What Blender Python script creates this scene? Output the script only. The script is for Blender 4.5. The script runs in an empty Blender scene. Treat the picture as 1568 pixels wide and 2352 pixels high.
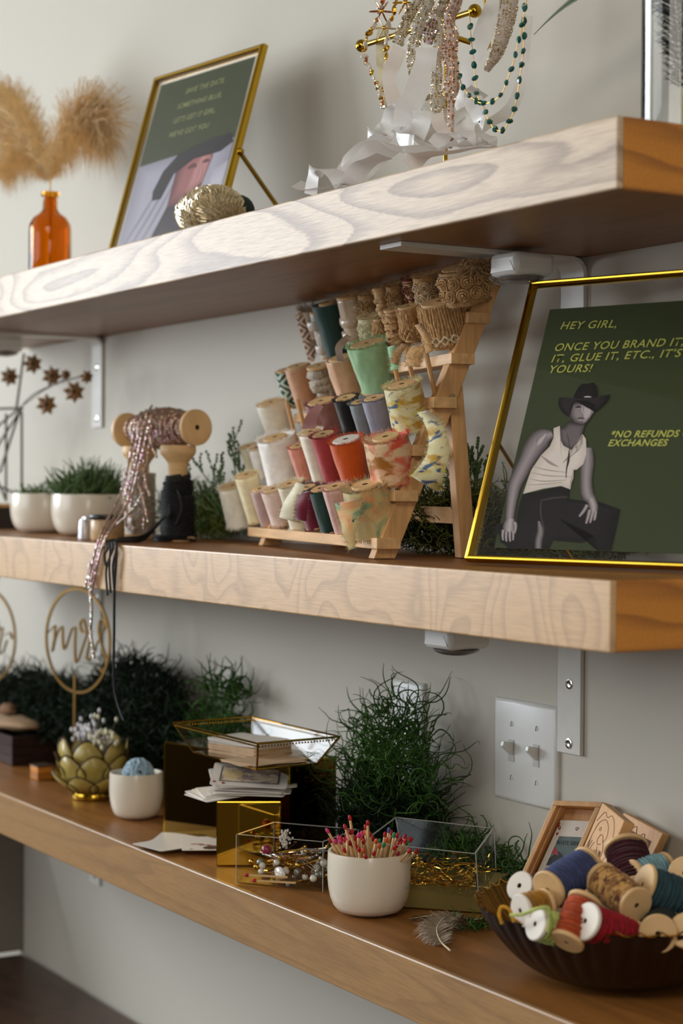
import bpy, bmesh, math, random
from mathutils import Vector, Matrix, noise
R_ = random.Random(7)
PI = math.pi
C = bpy.context.scene.collection
# ------------------------------------------------------------------ camera, light, exposure
CAM = Vector((1.24677, -1.2424, 1.55527)); YAW, PITCH, ROLL, FPX = 1.02891, -0.0134, 0.00651, 4263.33
_fw = Vector((-math.sin(YAW)*math.cos(PITCH), math.cos(YAW)*math.cos(PITCH), math.sin(PITCH)))
_r = Vector((math.cos(YAW), math.sin(YAW), 0)); _u = _r.cross(_fw)
_r2 = _r*math.cos(ROLL)+_u*math.sin(ROLL); _u2 = -_r*math.sin(ROLL)+_u*math.cos(ROLL)
cd = bpy.data.cameras.new('camera'); cam = bpy.data.objects.new('camera', cd); C.objects.link(cam)
cam.matrix_world = Matrix.Translation(CAM) @ Matrix((_r2, _u2, -_fw)).transposed().to_4x4()
cd.sensor_fit = 'VERTICAL'; cd.sensor_height = 36; cd.lens = FPX/2352*36
cd.clip_start = .05; cd.dof.use_dof = True; cd.dof.focus_distance = 1.97; cd.dof.aperture_fstop = 5.0
bpy.context.scene.camera = cam
def lamp(name, loc, target, sx, sy, power, col):
    l = bpy.data.lights.new(name, 'AREA'); l.shape = 'RECTANGLE'; l.size = sx; l.size_y = sy; l.energy = power; l.color = col
    o = bpy.data.objects.new(name, l); C.objects.link(o); o.location = loc
    o.rotation_euler = (Vector(target)-Vector(loc)).to_track_quat('-Z', 'Y').to_euler(); return o
W = bpy.data.worlds.new('world'); bpy.context.scene.world = W; W.use_nodes = True
W.node_tree.nodes['Background'].inputs[0].default_value = (.80, .88, 1, 1); W.node_tree.nodes['Background'].inputs[1].default_value = 1.0
lamp('window_daylight', (-3.18, -1.95, 2.05), (3, -1.5, 1.75), 1.8, 1.05, 88, (.86, .93, 1))        # daylight entering through window_1
lamp('front_fill', (-1.7, -3.97, 1.95), (-.6, 0, 1.5), 2.2, 1.4, 30, (.93, .97, 1))     # unseen soft fill added from the front to brighten the shelves
lamp('ceiling_fill', (.75, -1.55, 2.66), (.4, -1.0, 0), 1.2, 1.0, 25, (1, .94, .84))         # weak warm fill added overhead, no fixture seen
lamp('right_fill', (3.47, -2.0, 1.75), (-1, -1.2, 1.5), 1.3, 1.1, 32, (1, .95, .88))     # warm fill added from the right for the shelf ends; wall is solid
VS = bpy.context.scene.view_settings
VS.view_transform = 'Standard'; VS.look = 'None'; VS.gamma = 1; VS.use_curve_mapping = False; VS.exposure = 0.05
# ------------------------------------------------------------------ helpers
def at(px, py, **k):
    """point of the real plane x=, y= or z= that is seen at a pixel of the 1568x2352 frame"""
    d = _fw + _r2*((px-784)/FPX) - _u2*((py-1176)/FPX)
    a, v = list(k.items())[0]; i = 'xyz'.index(a)
    return CAM + d*((v-CAM[i])/d[i])
def at_plane(px, py, o, n):
    d = _fw + _r2*((px-784)/FPX) - _u2*((py-1176)/FPX)
    return CAM + d*((o-CAM).dot(n)/d.dot(n))
def lin(h):
    if isinstance(h, str):
        v = [int(h[i:i+2], 16)/255 for i in (0, 2, 4)]
        return tuple(c/12.92 if c <= .04045 else ((c+.055)/1.055)**2.4 for c in v)
    return h
MATS = {}
def nodes(name):
    m = bpy.data.materials.new(name); m.use_nodes = True; nt = m.node_tree
    return m, nt, nt.nodes['Principled BSDF']
def N(nt, t, **k):
    n = nt.nodes.new(t)
    for a, b in k.items():
        if a[0] == 'i' and a[1:].isdigit(): n.inputs[int(a[1:])].default_value = b
        else: setattr(n, a, b)
    return n
def mix(nt, fac, a, b, mode='MIX'):
    n = nt.nodes.new('ShaderNodeMix'); n.data_type = 'RGBA'; n.blend_type = mode
    for s, v in ((n.inputs['Factor'], fac), (n.inputs[6], a), (n.inputs[7], b)):
        if hasattr(v, 'links') or hasattr(v, 'is_linked'): nt.links.new(v, s)
        elif isinstance(v, (tuple, list)): s.default_value = tuple(v)+(1,) if len(v) == 3 else v
        else: s.default_value = v
    return n.outputs[2]
def ramp(nt, src, stops):
    n = nt.nodes.new('ShaderNodeValToRGB'); cr = n.color_ramp
    while len(cr.elements) < len(stops): cr.elements.new(.5)
    for e, (p, c) in zip(cr.elements, stops):
        e.position = p; e.color = (c, c, c, 1) if isinstance(c, (int, float)) else tuple(lin(c))+(1,)
    nt.links.new(src, n.inputs[0]); return n.outputs[0]
def coords(nt, scale=(1, 1, 1), kind='Object', rot=(0, 0, 0)):
    tc = nt.nodes.new('ShaderNodeTexCoord'); mp = nt.nodes.new('ShaderNodeMapping')
    mp.inputs['Scale'].default_value = scale; mp.inputs['Rotation'].default_value = rot
    nt.links.new(tc.outputs[kind], mp.inputs[0]); return mp.outputs[0]
def noise_t(nt, vec, scale, detail=4, rough=.55, dist=0):
    n = nt.nodes.new('ShaderNodeTexNoise'); nt.links.new(vec, n.inputs['Vector'])
    n.inputs['Scale'].default_value = scale; n.inputs['Detail'].default_value = detail
    n.inputs['Roughness'].default_value = rough; n.inputs['Distortion'].default_value = dist; return n
def bump(nt, b, src, strength, dist=.001):
    n = nt.nodes.new('ShaderNodeBump'); n.inputs['Strength'].default_value = strength; n.inputs['Distance'].default_value = dist
    nt.links.new(src, n.inputs['Height']); nt.links.new(n.outputs[0], b.inputs['Normal'])
def mat(name, col, rough=.5, metal=0, var=.12, vs=60, bmp=.15, bs=400, sheen=0, coat=0, spec=.5, sub=0, trans=0, ior=1.45, stretch=(1, 1, 1)):
    if name in MATS: return MATS[name]
    m, nt, b = nodes(name); c = lin(col)
    v = coords(nt, stretch); n = noise_t(nt, v, vs)
    col_o = mix(nt, ramp(nt, n.outputs[0], [(.3, 0.), (.7, 1.)]), tuple(x*(1-var) for x in c), tuple(min(1, x*(1+var)) for x in c))
    nt.links.new(col_o, b.inputs['Base Color'])
    b.inputs['Roughness'].default_value = rough; b.inputs['Metallic'].default_value = metal
    b.inputs['Specular IOR Level'].default_value = spec; b.inputs['Sheen Weight'].default_value = sheen
    b.inputs['Coat Weight'].default_value = coat; b.inputs['Transmission Weight'].default_value = trans; b.inputs['IOR'].default_value = ior
    if sub: b.inputs['Subsurface Weight'].default_value = sub; b.inputs['Subsurface Radius'].default_value = (.01, .006, .004); b.inputs['Subsurface Scale'].default_value = .3
    if bmp: bump(nt, b, noise_t(nt, v, bs, 3).outputs[0], bmp)
    MATS[name] = m; return m
def oak(name, light, dark, k=16, warp=3.0, rough=.38, fine=.35, coat=.25, spec=.5, cath=.8, along=(1, 1, 1), st=(3.2, 9, 15)):
    m, nt, b = nodes(name)
    v = coords(nt, along)
    sv = nt.nodes.new('ShaderNodeMapping'); sv.inputs['Scale'].default_value = st; nt.links.new(v, sv.inputs[0])
    n1 = noise_t(nt, sv.outputs[0], 1, 1.5, .45, .3)
    mu = N(nt, 'ShaderNodeMath', operation='MULTIPLY'); nt.links.new(n1.outputs[0], mu.inputs[0]); mu.inputs[1].default_value = k
    f2 = nt.nodes.new('ShaderNodeMapping'); f2.inputs['Scale'].default_value = (28, 420, 620); nt.links.new(v, f2.inputs[0])
    n2 = noise_t(nt, f2.outputs[0], 1, 4, .6)
    m2 = N(nt, 'ShaderNodeMath', operation='MULTIPLY'); nt.links.new(n2.outputs[0], m2.inputs[0]); m2.inputs[1].default_value = .34
    ad = N(nt, 'ShaderNodeMath', operation='ADD'); nt.links.new(mu.outputs[0], ad.inputs[0]); nt.links.new(m2.outputs[0], ad.inputs[1])
    fr = N(nt, 'ShaderNodeMath', operation='FRACT'); nt.links.new(ad.outputs[0], fr.inputs[0])
    ring = ramp(nt, fr.outputs[0], [(0, 0.), (.5, .12), (.82, .75), (.93, 1.), (1., 0.)])
    pores = ramp(nt, n2.outputs[0], [(.42, 0.), (.68, 1.)])
    c1 = mix(nt, ring, lin(light), tuple(a*(1-cath)+b_*cath for a, b_ in zip(lin(light), lin(dark))))
    mp = N(nt, 'ShaderNodeMath', operation='MULTIPLY'); nt.links.new(pores, mp.inputs[0]); mp.inputs[1].default_value = fine
    c2 = mix(nt, mp.outputs[0], c1, lin(dark))
    nb = noise_t(nt, v, 2.2, 2)
    c3 = mix(nt, ramp(nt, nb.outputs[0], [(.3, 0.), (.7, .25)]), c2, tuple(x*.75 for x in lin(light)))
    nt.links.new(c3, b.inputs['Base Color']); b.inputs['Roughness'].default_value = rough; b.inputs['Specular IOR Level'].default_value = spec; b.inputs['Coat Weight'].default_value = coat; b.inputs['Coat Roughness'].default_value = .25
    bump(nt, b, n2.outputs[0], .12, .0004); return m
def pane_mat(name, tint=(1, 1, 1), refl=1.0):
    m = bpy.data.materials.new(name); m.use_nodes = True; nt = m.node_tree; nt.nodes.clear()
    o = nt.nodes.new('ShaderNodeOutputMaterial'); mx = nt.nodes.new('ShaderNodeMixShader'); f = nt.nodes.new('ShaderNodeFresnel')
    ge = nt.nodes.new('ShaderNodeNewGeometry'); io = N(nt, 'ShaderNodeMath', operation='MULTIPLY_ADD'); nt.links.new(ge.outputs['Backfacing'], io.inputs[0]); io.inputs[1].default_value = 1/1.45-1.45; io.inputs[2].default_value = 1.45; nt.links.new(io.outputs[0], f.inputs[0])   # same reflection from either side of the thin pane
    t = nt.nodes.new('ShaderNodeBsdfTransparent'); t.inputs[0].default_value = tint+(1,); g = nt.nodes.new('ShaderNodeBsdfGlossy'); g.inputs['Roughness'].default_value = .015
    nz = noise_t(nt, coords(nt), 3); mm = N(nt, 'ShaderNodeMath', operation='MULTIPLY_ADD'); nt.links.new(nz.outputs[0], mm.inputs[0]); mm.inputs[1].default_value = .01; mm.inputs[2].default_value = .012
    nt.links.new(mm.outputs[0], g.inputs['Roughness'])
    k = N(nt, 'ShaderNodeMath', operation='MULTIPLY'); nt.links.new(f.outputs[0], k.inputs[0]); k.inputs[1].default_value = refl
    nt.links.new(k.outputs[0], mx.inputs[0]); nt.links.new(t.outputs[0], mx.inputs[1]); nt.links.new(g.outputs[0], mx.inputs[2]); nt.links.new(mx.outputs[0], o.inputs[0]); return m
def link(o, parent=None):
    C.objects.link(o)
    if parent: o.parent = parent
    return o
def tag(o, label=None, cat=None, group=None, kind=None):
    if label: o['label'] = label
    if cat: o['category'] = cat
    if group: o['group'] = group
    if kind: o['kind'] = kind
    return o
def thing(name, label, cat, loc=(0, 0, 0), rot=None, group=None):
    o = bpy.data.objects.new(name, None); C.objects.link(o); o.empty_display_size = .01
    if isinstance(rot, Matrix): o.matrix_world = Matrix.Translation(Vector(loc)) @ rot.to_4x4()
    else: o.location = loc; o.rotation_euler = rot or (0, 0, 0)
    return tag(o, label, cat, group)
def copy_tree(o, parent=None):
    c = o.copy(); C.objects.link(c); c.parent = parent
    for ch in list(o.children):
        copy_tree(ch, c)
    return c
def zrot(a): return Matrix.Rotation(a, 3, 'Z')
def align(axis, xhint=None):
    z = Vector(axis).normalized(); x = Vector(xhint) if xhint else Vector((1, 0, 0))
    if abs(z.dot(x.normalized())) > .95: x = Vector((0, 1, 0))
    y = z.cross(x).normalized(); x = y.cross(z)
    return Matrix((x, y, z)).transposed()
class MB:
    def __init__(s): s.v = []; s.f = []; s.uv = []; s.mi = []; s.col = None; s.cur = 0
    def add(s, vs, fs, uvs=None):
        b = len(s.v); s.v += [Vector(v) for v in vs]
        for i, f in enumerate(fs):
            s.f.append([b+j for j in f]); s.mi.append(s.cur); s.uv.append(uvs[i] if uvs else None)
    def box(s, c, d, rot=None):
        hx, hy, hz = (x/2 for x in d); c = Vector(c)
        vs = [Vector((x, y, z)) for x in (-hx, hx) for y in (-hy, hy) for z in (-hz, hz)]
        if rot: vs = [rot @ v for v in vs]
        s.add([v+c for v in vs], [(0, 1, 3, 2), (4, 6, 7, 5), (0, 4, 5, 1), (2, 3, 7, 6), (0, 2, 6, 4), (1, 5, 7, 3)]); return s
    def bar(s, a, b, w, d, up=(0, 0, 1)):
        a = Vector(a); b = Vector(b); z = (b-a); R = align(z, up); s.box((a+b)/2, (w, d, z.length), R); return s
    def hexa(s, p):   # 8 corners: bottom 4 ccw, top 4 ccw
        s.add(p, [(3, 2, 1, 0), (4, 5, 6, 7), (0, 1, 5, 4), (1, 2, 6, 5), (2, 3, 7, 6), (3, 0, 4, 7)]); return s
    def slab(s, o, u, v, w):
        o, u, v, w = map(Vector, (o, u, v, w)); return s.hexa([o, o+u, o+u+v, o+v, o+w, o+u+w, o+u+v+w, o+v+w])
    def tube(s, pts, r, n=6, cap=True):
        pts = [Vector(p) for p in pts]; L = len(pts); rr = r if isinstance(r, (list, tuple)) else [r]*L
        t = (pts[1]-pts[0]).normalized(); x = t.orthogonal().normalized(); vs = []; fs = []
        for i, p in enumerate(pts):
            t2 = (pts[min(i+1, L-1)]-pts[max(i-1, 0)])
            if t2.length > 1e-9: t = t2.normalized()
            x = (x-t*x.dot(t))
            x = x.normalized() if x.length > 1e-6 else t.orthogonal().normalized()
            y = t.cross(x)
            for k in range(n):
                a = 2*PI*k/n; vs.append(p+(x*math.cos(a)+y*math.sin(a))*rr[i])
        for i in range(L-1):
            for k in range(n):
                k2 = (k+1) % n; fs.append((i*n+k, i*n+k2, (i+1)*n+k2, (i+1)*n+k))
        if cap and n > 2: fs.append(tuple(range(n))[::-1]); fs.append(tuple((L-1)*n+k for k in range(n)))
        s.add(vs, fs); return s
    def lathe(s, prof, n=32, M=None, wob=None):
        vs = []; fs = []; uv = []; L = len(prof); M = M or Matrix.Identity(4)
        for i, (r, z) in enumerate(prof):
            for k in range(n):
                a = 2*PI*k/n; rr = r*(1+(wob(a, i/(L-1)) if wob else 0)); vs.append(M @ Vector((rr*math.cos(a), rr*math.sin(a), z)))
        for i in range(L-1):
            for k in range(n):
                k2 = (k+1) % n; fs.append((i*n+k, i*n+k2, (i+1)*n+k2, (i+1)*n+k))
                uv.append([(k/n, i/(L-1)), ((k+1)/n, i/(L-1)), ((k+1)/n, (i+1)/(L-1)), (k/n, (i+1)/(L-1))])
        s.add(vs, fs, uv); return s
    def ball(s, c, r, n=8, m=5, sq=(1, 1, 1)):
        c = Vector(c); vs = [c+Vector((0, 0, -r*sq[2]))]; fs = []
        for i in range(1, m):
            t = PI*i/m-PI/2
            for k in range(n):
                a = 2*PI*k/n; vs.append(c+Vector((r*math.cos(t)*math.cos(a)*sq[0], r*math.cos(t)*math.sin(a)*sq[1], r*math.sin(t)*sq[2])))
        vs.append(c+Vector((0, 0, r*sq[2])))
        for k in range(n):
            k2 = (k+1) % n; fs.append((0, 1+k2, 1+k)); fs.append((len(vs)-1, 1+(m-2)*n+k, 1+(m-2)*n+k2))
            for i in range(m-2): fs.append((1+i*n+k, 1+i*n+k2, 1+(i+1)*n+k2, 1+(i+1)*n+k))
        s.add(vs, fs); return s
    def strip(s, pts, dirs, w):
        vs = []; fs = []; uv = []; L = len(pts)
        for i, (p, d) in enumerate(zip(pts, dirs)):
            ww = w[min(i, len(w)-1)] if isinstance(w, (list, tuple)) else w; d = Vector(d).normalized(); p = Vector(p); vs += [p-d*ww/2, p, p+d*ww/2]
        for i in range(L-1):
            for j in (0, 1): fs.append((3*i+j, 3*i+j+1, 3*i+4+j, 3*i+3+j)); uv.append([(i/L, j/2), (i/L, (j+1)/2), ((i+1)/L, (j+1)/2), ((i+1)/L, j/2)])
        s.add(vs, fs, uv); return s
    def build(s, name, m, parent=None, smooth=True, bevel=0, loc=None, kind=None, label=None, angle=40, thick=0, colors=None, sub=0):
        me = bpy.data.meshes.new(name); me.from_pydata([tuple(v) for v in s.v], [], s.f); me.validate(clean_customdata=False)
        for x in (m if isinstance(m, (list, tuple)) else [m]): me.materials.append(x)
        if len(me.polygons) == len(s.mi): me.polygons.foreach_set('material_index', s.mi)
        if any(u for u in s.uv) and len(me.polygons) == len(s.uv):
            l = me.uv_layers.new(name='UVMap')
            for p, u in zip(me.polygons, s.uv):
                if u:
                    for li, c in zip(p.loop_indices, u): l.data[li].uv = c
        if colors:
            ca = me.color_attributes.new('Col', 'FLOAT_COLOR', 'POINT')
            for i, c in enumerate(colors): ca.data[i].color = tuple(c)+(1,)
        if smooth: me.shade_smooth(); me.set_sharp_from_angle(angle=math.radians(angle))
        o = bpy.data.objects.new(name, me); link(o, parent)
        if loc is not None: o.location = loc
        if bevel: b = o.modifiers.new('b', 'BEVEL'); b.width = bevel; b.segments = 2; b.limit_method = 'ANGLE'
        if thick: t = o.modifiers.new('s', 'SOLIDIFY'); t.thickness = thick; t.offset = 0
        if sub: t = o.modifiers.new('u', 'SUBSURF'); t.levels = sub; t.render_levels = sub
        if kind: o['kind'] = kind
        if label: o['label'] = label
        return o
def catmull(P, n=8):
    P = [Vector(p) for p in P]; P = [P[0]*2-P[1]]+P+[P[-1]*2-P[-2]]; out = []
    for i in range(1, len(P)-2):
        for k in range(n):
            t = k/n; a, b, c, d = P[i-1:i+3]
            out.append(.5*((2*b)+(c-a)*t+(2*a-5*b+4*c-d)*t*t+(3*b-a-3*c+d)*t**3))
    out.append(P[-2]); return out
def text_mesh(s, bold=0, shear=.22):
    cu = bpy.data.curves.new('txt', 'FONT'); cu.body = s; cu.size = 1; cu.shear = shear; cu.offset = bold; cu.resolution_u = 3; cu.space_character = 1.08
    o = bpy.data.objects.new('txt', cu); C.objects.link(o); dg = bpy.context.evaluated_depsgraph_get()
    me = bpy.data.meshes.new_from_object(o.evaluated_get(dg)); bpy.data.objects.remove(o); return me
def text_on(s, name, m, parent, a, b, cap, n, lift=.0003, bold=0, shear=.22, world=True):
    """flat lettering from point a (baseline start) to b, cap height in metres, on a face with normal n"""
    me = text_mesh(s, bold, shear); a = Vector(a); b = Vector(b); n = Vector(n).normalized()
    xs = [v.co.x for v in me.vertices]; ys = [v.co.y for v in me.vertices]; x0, x1 = min(xs), max(xs)
    ex = (b-a); L = ex.length; ex = ex/L; ey = n.cross(ex)
    H = .70
    for v in me.vertices:
        v.co = a+ex*((v.co.x-x0)/(x1-x0)*L)+ey*(v.co.y/H*cap)+n*lift
    me.materials.append(m); o = bpy.data.objects.new(name, me); link(o, parent)
    if parent and world: me.transform(parent.matrix_world.inverted())
    return o
def cam_update(): bpy.context.view_layer.update()
# ------------------------------------------------------------------ materials
m_wall = mat('wall_paint', 'c1bbae', .75, var=.02, vs=3, bmp=.12, bs=220, spec=.25)
m_plate = mat('ivory_plastic', 'd9d8d2', .35, var=.01, bmp=0)
m_white_metal = mat('white_powder_coat', 'd2cfc6', .4, var=.03, bmp=.1, bs=900)
m_oakf = oak('oak_front_glare', 'd3bb9c', '6f5038', k=9, cath=.8, rough=.5, coat=.06, fine=.45, st=(1.7, 9, 14))  # top shelf front: base colour whitened to carry the window glare
m_oakfb = oak('oak_front_wavy', 'd4ac7c', '80603f', k=9, cath=.42, rough=.42, coat=.25, st=(9, 9, 7))
m_oakfc = oak('oak_front_straight', 'a98255', '6f5236', k=7, cath=.35, rough=.42, coat=.2, st=(1.2, 9, 22))
m_oakt = oak('oak_board', '94602c', '55330f', k=7, rough=.42, coat=.05, spec=.35, cath=.4, st=(.9, 16, 10))
m_oake = oak('oak_end', 'd58a2a', '80460e', k=8, rough=.45, coat=.15, st=(3, 2.5, 22))
m_oakd = oak('dark_counter_wood', '4a3120', '24150b', k=9, rough=.4, coat=.2)
m_beech = mat('beech_wood', 'c99a64', .5, var=.22, vs=9, bmp=.15, bs=60, stretch=(14, 14, 1.5))
m_beech2 = mat('beech_rail', 'd2a672', .5, var=.18, vs=9, bmp=.15, bs=60, stretch=(1.5, 14, 14))
m_birch = mat('pale_birch', 'd8b27e', .5, var=.10, vs=40, bmp=.2, bs=200, stretch=(1, 1, 6))
m_birchL = mat('painted_disc', 'e2d9cc', .5, var=.05, vs=40, bmp=.1, bs=200)
m_brass = mat('polished_brass', 'bd9730', .14, 1, var=.06, vs=30, bmp=0)
m_gold = mat('gold_metal', 'd3a441', .22, 1, var=.1, vs=80, bmp=0)
m_mirror = mat('gold_mirror', '7d6029', .04, 1, var=.02, vs=4, bmp=0)
m_silver = mat('silver_metal', 'c9c4ba', .2, 1, var=.1, vs=80, bmp=0)
m_ceramic = mat('cream_ceramic', 'ded3c0', .28, var=.02, vs=12, bmp=.05, bs=60, coat=.3)
m_glass = pane_mat('clear_pane', refl=.35)
m_acryl = pane_mat('clear_acrylic', (.97, .98, .98), refl=.3)
m_black = mat('black_cord', '0c0c0f', .6, var=.3, vs=300, bmp=.5, bs=900)
m_pore = mat('dark_bore', '5f3e22', .8, bmp=0)
m_paper = mat('white_card', 'd8d4cf', .45, var=.02, bmp=0)
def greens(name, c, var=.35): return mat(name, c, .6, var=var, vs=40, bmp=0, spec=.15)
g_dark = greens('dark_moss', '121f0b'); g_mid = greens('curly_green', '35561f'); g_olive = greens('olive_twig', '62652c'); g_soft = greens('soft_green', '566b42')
# ------------------------------------------------------------------ setting
ZA, ZB, ZC, T, D = 1.86055, 1.47958, 1.10284, .0592, .267
def struct(name, boxes, m, **k):
    b = MB()
    for c, d in boxes: b.box(c, d)
    return tag(b.build(name, m, smooth=False, **k), kind='structure')
struct('wall_back', [((.1, .06, 1.35), (6.9, .12, 2.7))], m_wall)
struct('wall_left', [((-3.25, -.51, 1.35), (.12, 1.02, 2.7)), ((-3.25, -3.44, 1.35), (.12, 1.12, 2.7)), ((-3.25, -1.95, .73), (.12, 1.86, 1.46)), ((-3.25, -1.95, 2.65), (.12, 1.86, .10))], mat('dark_room_paint', '4a443c', .7, var=.05, vs=3))
m_roomdark = mat('far_room_paint', '7f766a', .7, var=.04, vs=3)
struct('wall_front', [((-3.1, -4.06, 1.35), (.5, .12, 2.7)), ((1.5, -4.06, 1.35), (4.1, .12, 2.7)), ((-1.7, -4.06, .6), (2.3, .12, 1.2)), ((-1.7, -4.06, 2.68), (2.3, .12, .04))], mat('dark_room_paint', '4a443c', .7, var=.05, vs=3))
struct('wall_right', [((3.56, -2, 1.35), (.12, 4, 2.7))], m_roomdark)
struct('floor', [((.1, -2, -.03), (6.9, 4.1, .06))], m_oakd)
struct('ceiling', [((.1, -2, 2.74), (6.9, 4.1, .08))], mat('ceiling_paint', 'bdb6aa', .8, var=.02, vs=3))
w1 = tag(thing('window_1', None, None, (-3.25, -1.95, 2.03)), kind='structure')
b = MB()
for y, z, dy, dz in ((0, .54, 1.86, .05), (0, -.52, 1.86, .05), (-.905, 0, .05, 1.1), (.905, 0, .05, 1.1), (0, 0, .035, 1.05)): b.box((0, y, z), (.05, dy, dz))
b.build('window_frame', m_white_metal, w1, smooth=False)
b = MB(); b.box((-.01, 0, 0), (.004, 1.8, 1.03)); b.build('pane', m_glass, w1, smooth=False)
w2 = tag(thing('added_fill_window', None, None, (-1.7, -4.06, 1.95)), kind='structure')  # invented window, added to house the front fill lamp
b = MB()
for x, z, dx, dz in ((0, .72, 2.28, .05), (0, -.72, 2.28, .05), (-1.12, 0, .05, 1.4), (1.12, 0, .05, 1.4), (0, 0, .035, 1.4)): b.box((x, 0, z), (dx, .05, dz))
b.build('window_frame', m_white_metal, w2, smooth=False)
b = MB(); b.box((0, -.01, 0), (2.2, .004, 1.4)); b.build('pane', m_glass, w2, smooth=False)
# counter below the shelves
ct = thing('counter', 'dark brown wooden counter top running along the wall under the lowest shelf', 'counter', (-.7, -.32, .708))
b = MB(); b.box((0, 0, -.02), (2.43, .62, .04)); b.build('worktop', m_oakd, ct, smooth=False, bevel=.002)
for x in (-1.1, 0, 1.1):
    b = MB(); b.box((x, .02, -.374), (.03, .5, .668)); b.build('side_panel', m_oakd, ct, smooth=False)
b = MB(); b.box((-1.235, .015, .163), (.02, .606, .32)); b.build('end_panel', m_roomdark, ct, smooth=False)
# shelves
def shelf(z, xr, lab, mf):
    t = thing('floating_shelf', lab, 'shelf', (xr, 0, z), group=None)
    L = xr+1.915
    b = MB(); b.box((-L/2-.004, -D/2+.002, -T/2), (L-.008, D-.006, T)); b.build('board', m_oakt, t, smooth=False, bevel=.0008)
    b = MB(); b.box((-L/2, -D+.0035, -T/2), (L, .007, T+.0006)); o = b.build('front_edging', mf, t, smooth=False, bevel=.0016)
    b = MB(); b.box((-.0035, -D/2+.0035, -T/2), (.007, D-.007, T+.0006)); b.build('end_cap', m_oake, t, smooth=False, bevel=.0016)
shelf(ZA, .0596, 'top oak shelf with window glare painted into its pale front carrying the bottle, frame and ribbons', m_oakf)
shelf(ZB, .0558, 'middle oak shelf carrying the ribbon spool rack and the large frame', m_oakfb)
shelf(ZC, .40, 'lowest oak shelf carrying the bowls, clear boxes and thread spools', m_oakfc)
def bracket(x, zb, lab):
    t = thing('shelf_bracket', lab, 'bracket', (x, 0, zb))
    pts = [(0, -.236, -.0025), (0, -.018, -.0025)]+[(0, -.018+.0155*math.sin(a), -.0025-.0155*(1-math.cos(a))) for a in (.4, .8, 1.2, 1.57)]+[(0, -.0025, -.15)]
    b = MB(); vs = []; fs = []; w = .02
    for i, p in enumerate(pts):
        a = Vector(pts[max(i-1, 0)]); c = Vector(pts[min(i+1, len(pts)-1)]); d = (c-a).normalized(); nn = Vector((0, -d.z, d.y))*.0025; p = Vector(p)
        vs += [p+nn+Vector((-w, 0, 0)), p+nn+Vector((w, 0, 0)), p-nn+Vector((w, 0, 0)), p-nn+Vector((-w, 0, 0))]
    for i in range(len(pts)-1):
        for k in range(4): fs.append((4*i+k, 4*i+(k+1) % 4, 4*i+4+(k+1) % 4, 4*i+4+k))
    fs += [(3, 2, 1, 0), tuple(4*(len(pts)-1)+k for k in range(4))]
    b.add(vs, fs); b.build('angle_plate', m_white_metal, t, bevel=.0006, angle=50)
    for z in (-.075, -.139) if x > -1 else (-.05, -.135):
        b = MB(); M = Matrix.Translation((.001, -.005, z)) @ Matrix.Rotation(PI/2, 4, 'X')
        b.lathe([(0, 0), (.0058, 0), (.0056, .0008), (.0042, .0012), (.0038, .0005), (.0016, .0004), (0, -.0006)], 16, M)
        b.build('screw', m_silver if x > -1 else m_silver, t)
BX = [(-.333, 'right'), (-1.597, 'left')]
for x, side in BX:
    for z, s in ((ZA, 'top'), (ZB, 'middle'), (ZC, 'lowest')):
        bracket(x, z-T, 'white steel angle bracket under the %s end of the %s shelf' % (side, s))
def sensor(x, y, z, lab, a=0):
    t = thing('puck_light', lab, 'light', (x, y, z), (0, 0, a))
    b = MB(); b.box((0, 0, -.0125), (.048, .050, .024)); b.build('housing', m_plate, t, bevel=.006)
    b = MB(); prof = [(.0235*math.cos(u), -.0245-.007*math.sin(u)) for u in (0, .3, .6, .9, 1.2, 1.57)]; b.lathe(prof, 24)
    b.build('lens', mat('smoky_lens', '6f6a66', .2, var=.02, bmp=0), t)
    b = MB(); b.hexa([Vector(p) for p in ((-.02, -.0255, -.020), (.02, -.0255, -.020), (.02, -.024, -.020), (-.02, -.024, -.020), (-.014, -.0255, -.010), (.014, -.0255, -.010), (.014, -.024, -.010), (-.014, -.024, -.010))]); b.build('clip_tab', m_plate, t)
sensor(-.295, -.10, ZA-T-.005, 'white plastic stick-on light below the top shelf beside the burlap spools')
sensor(-.27, -.195, ZB-T, 'white plastic stick-on light below the middle shelf right part')
sensor(-1.64, -.15, ZA-T-.005, 'white plastic stick-on light below the top shelf at the far left')
sensor(-1.66, -.18, ZB-T, 'white plastic stick-on light below the middle shelf at the far left')
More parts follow.
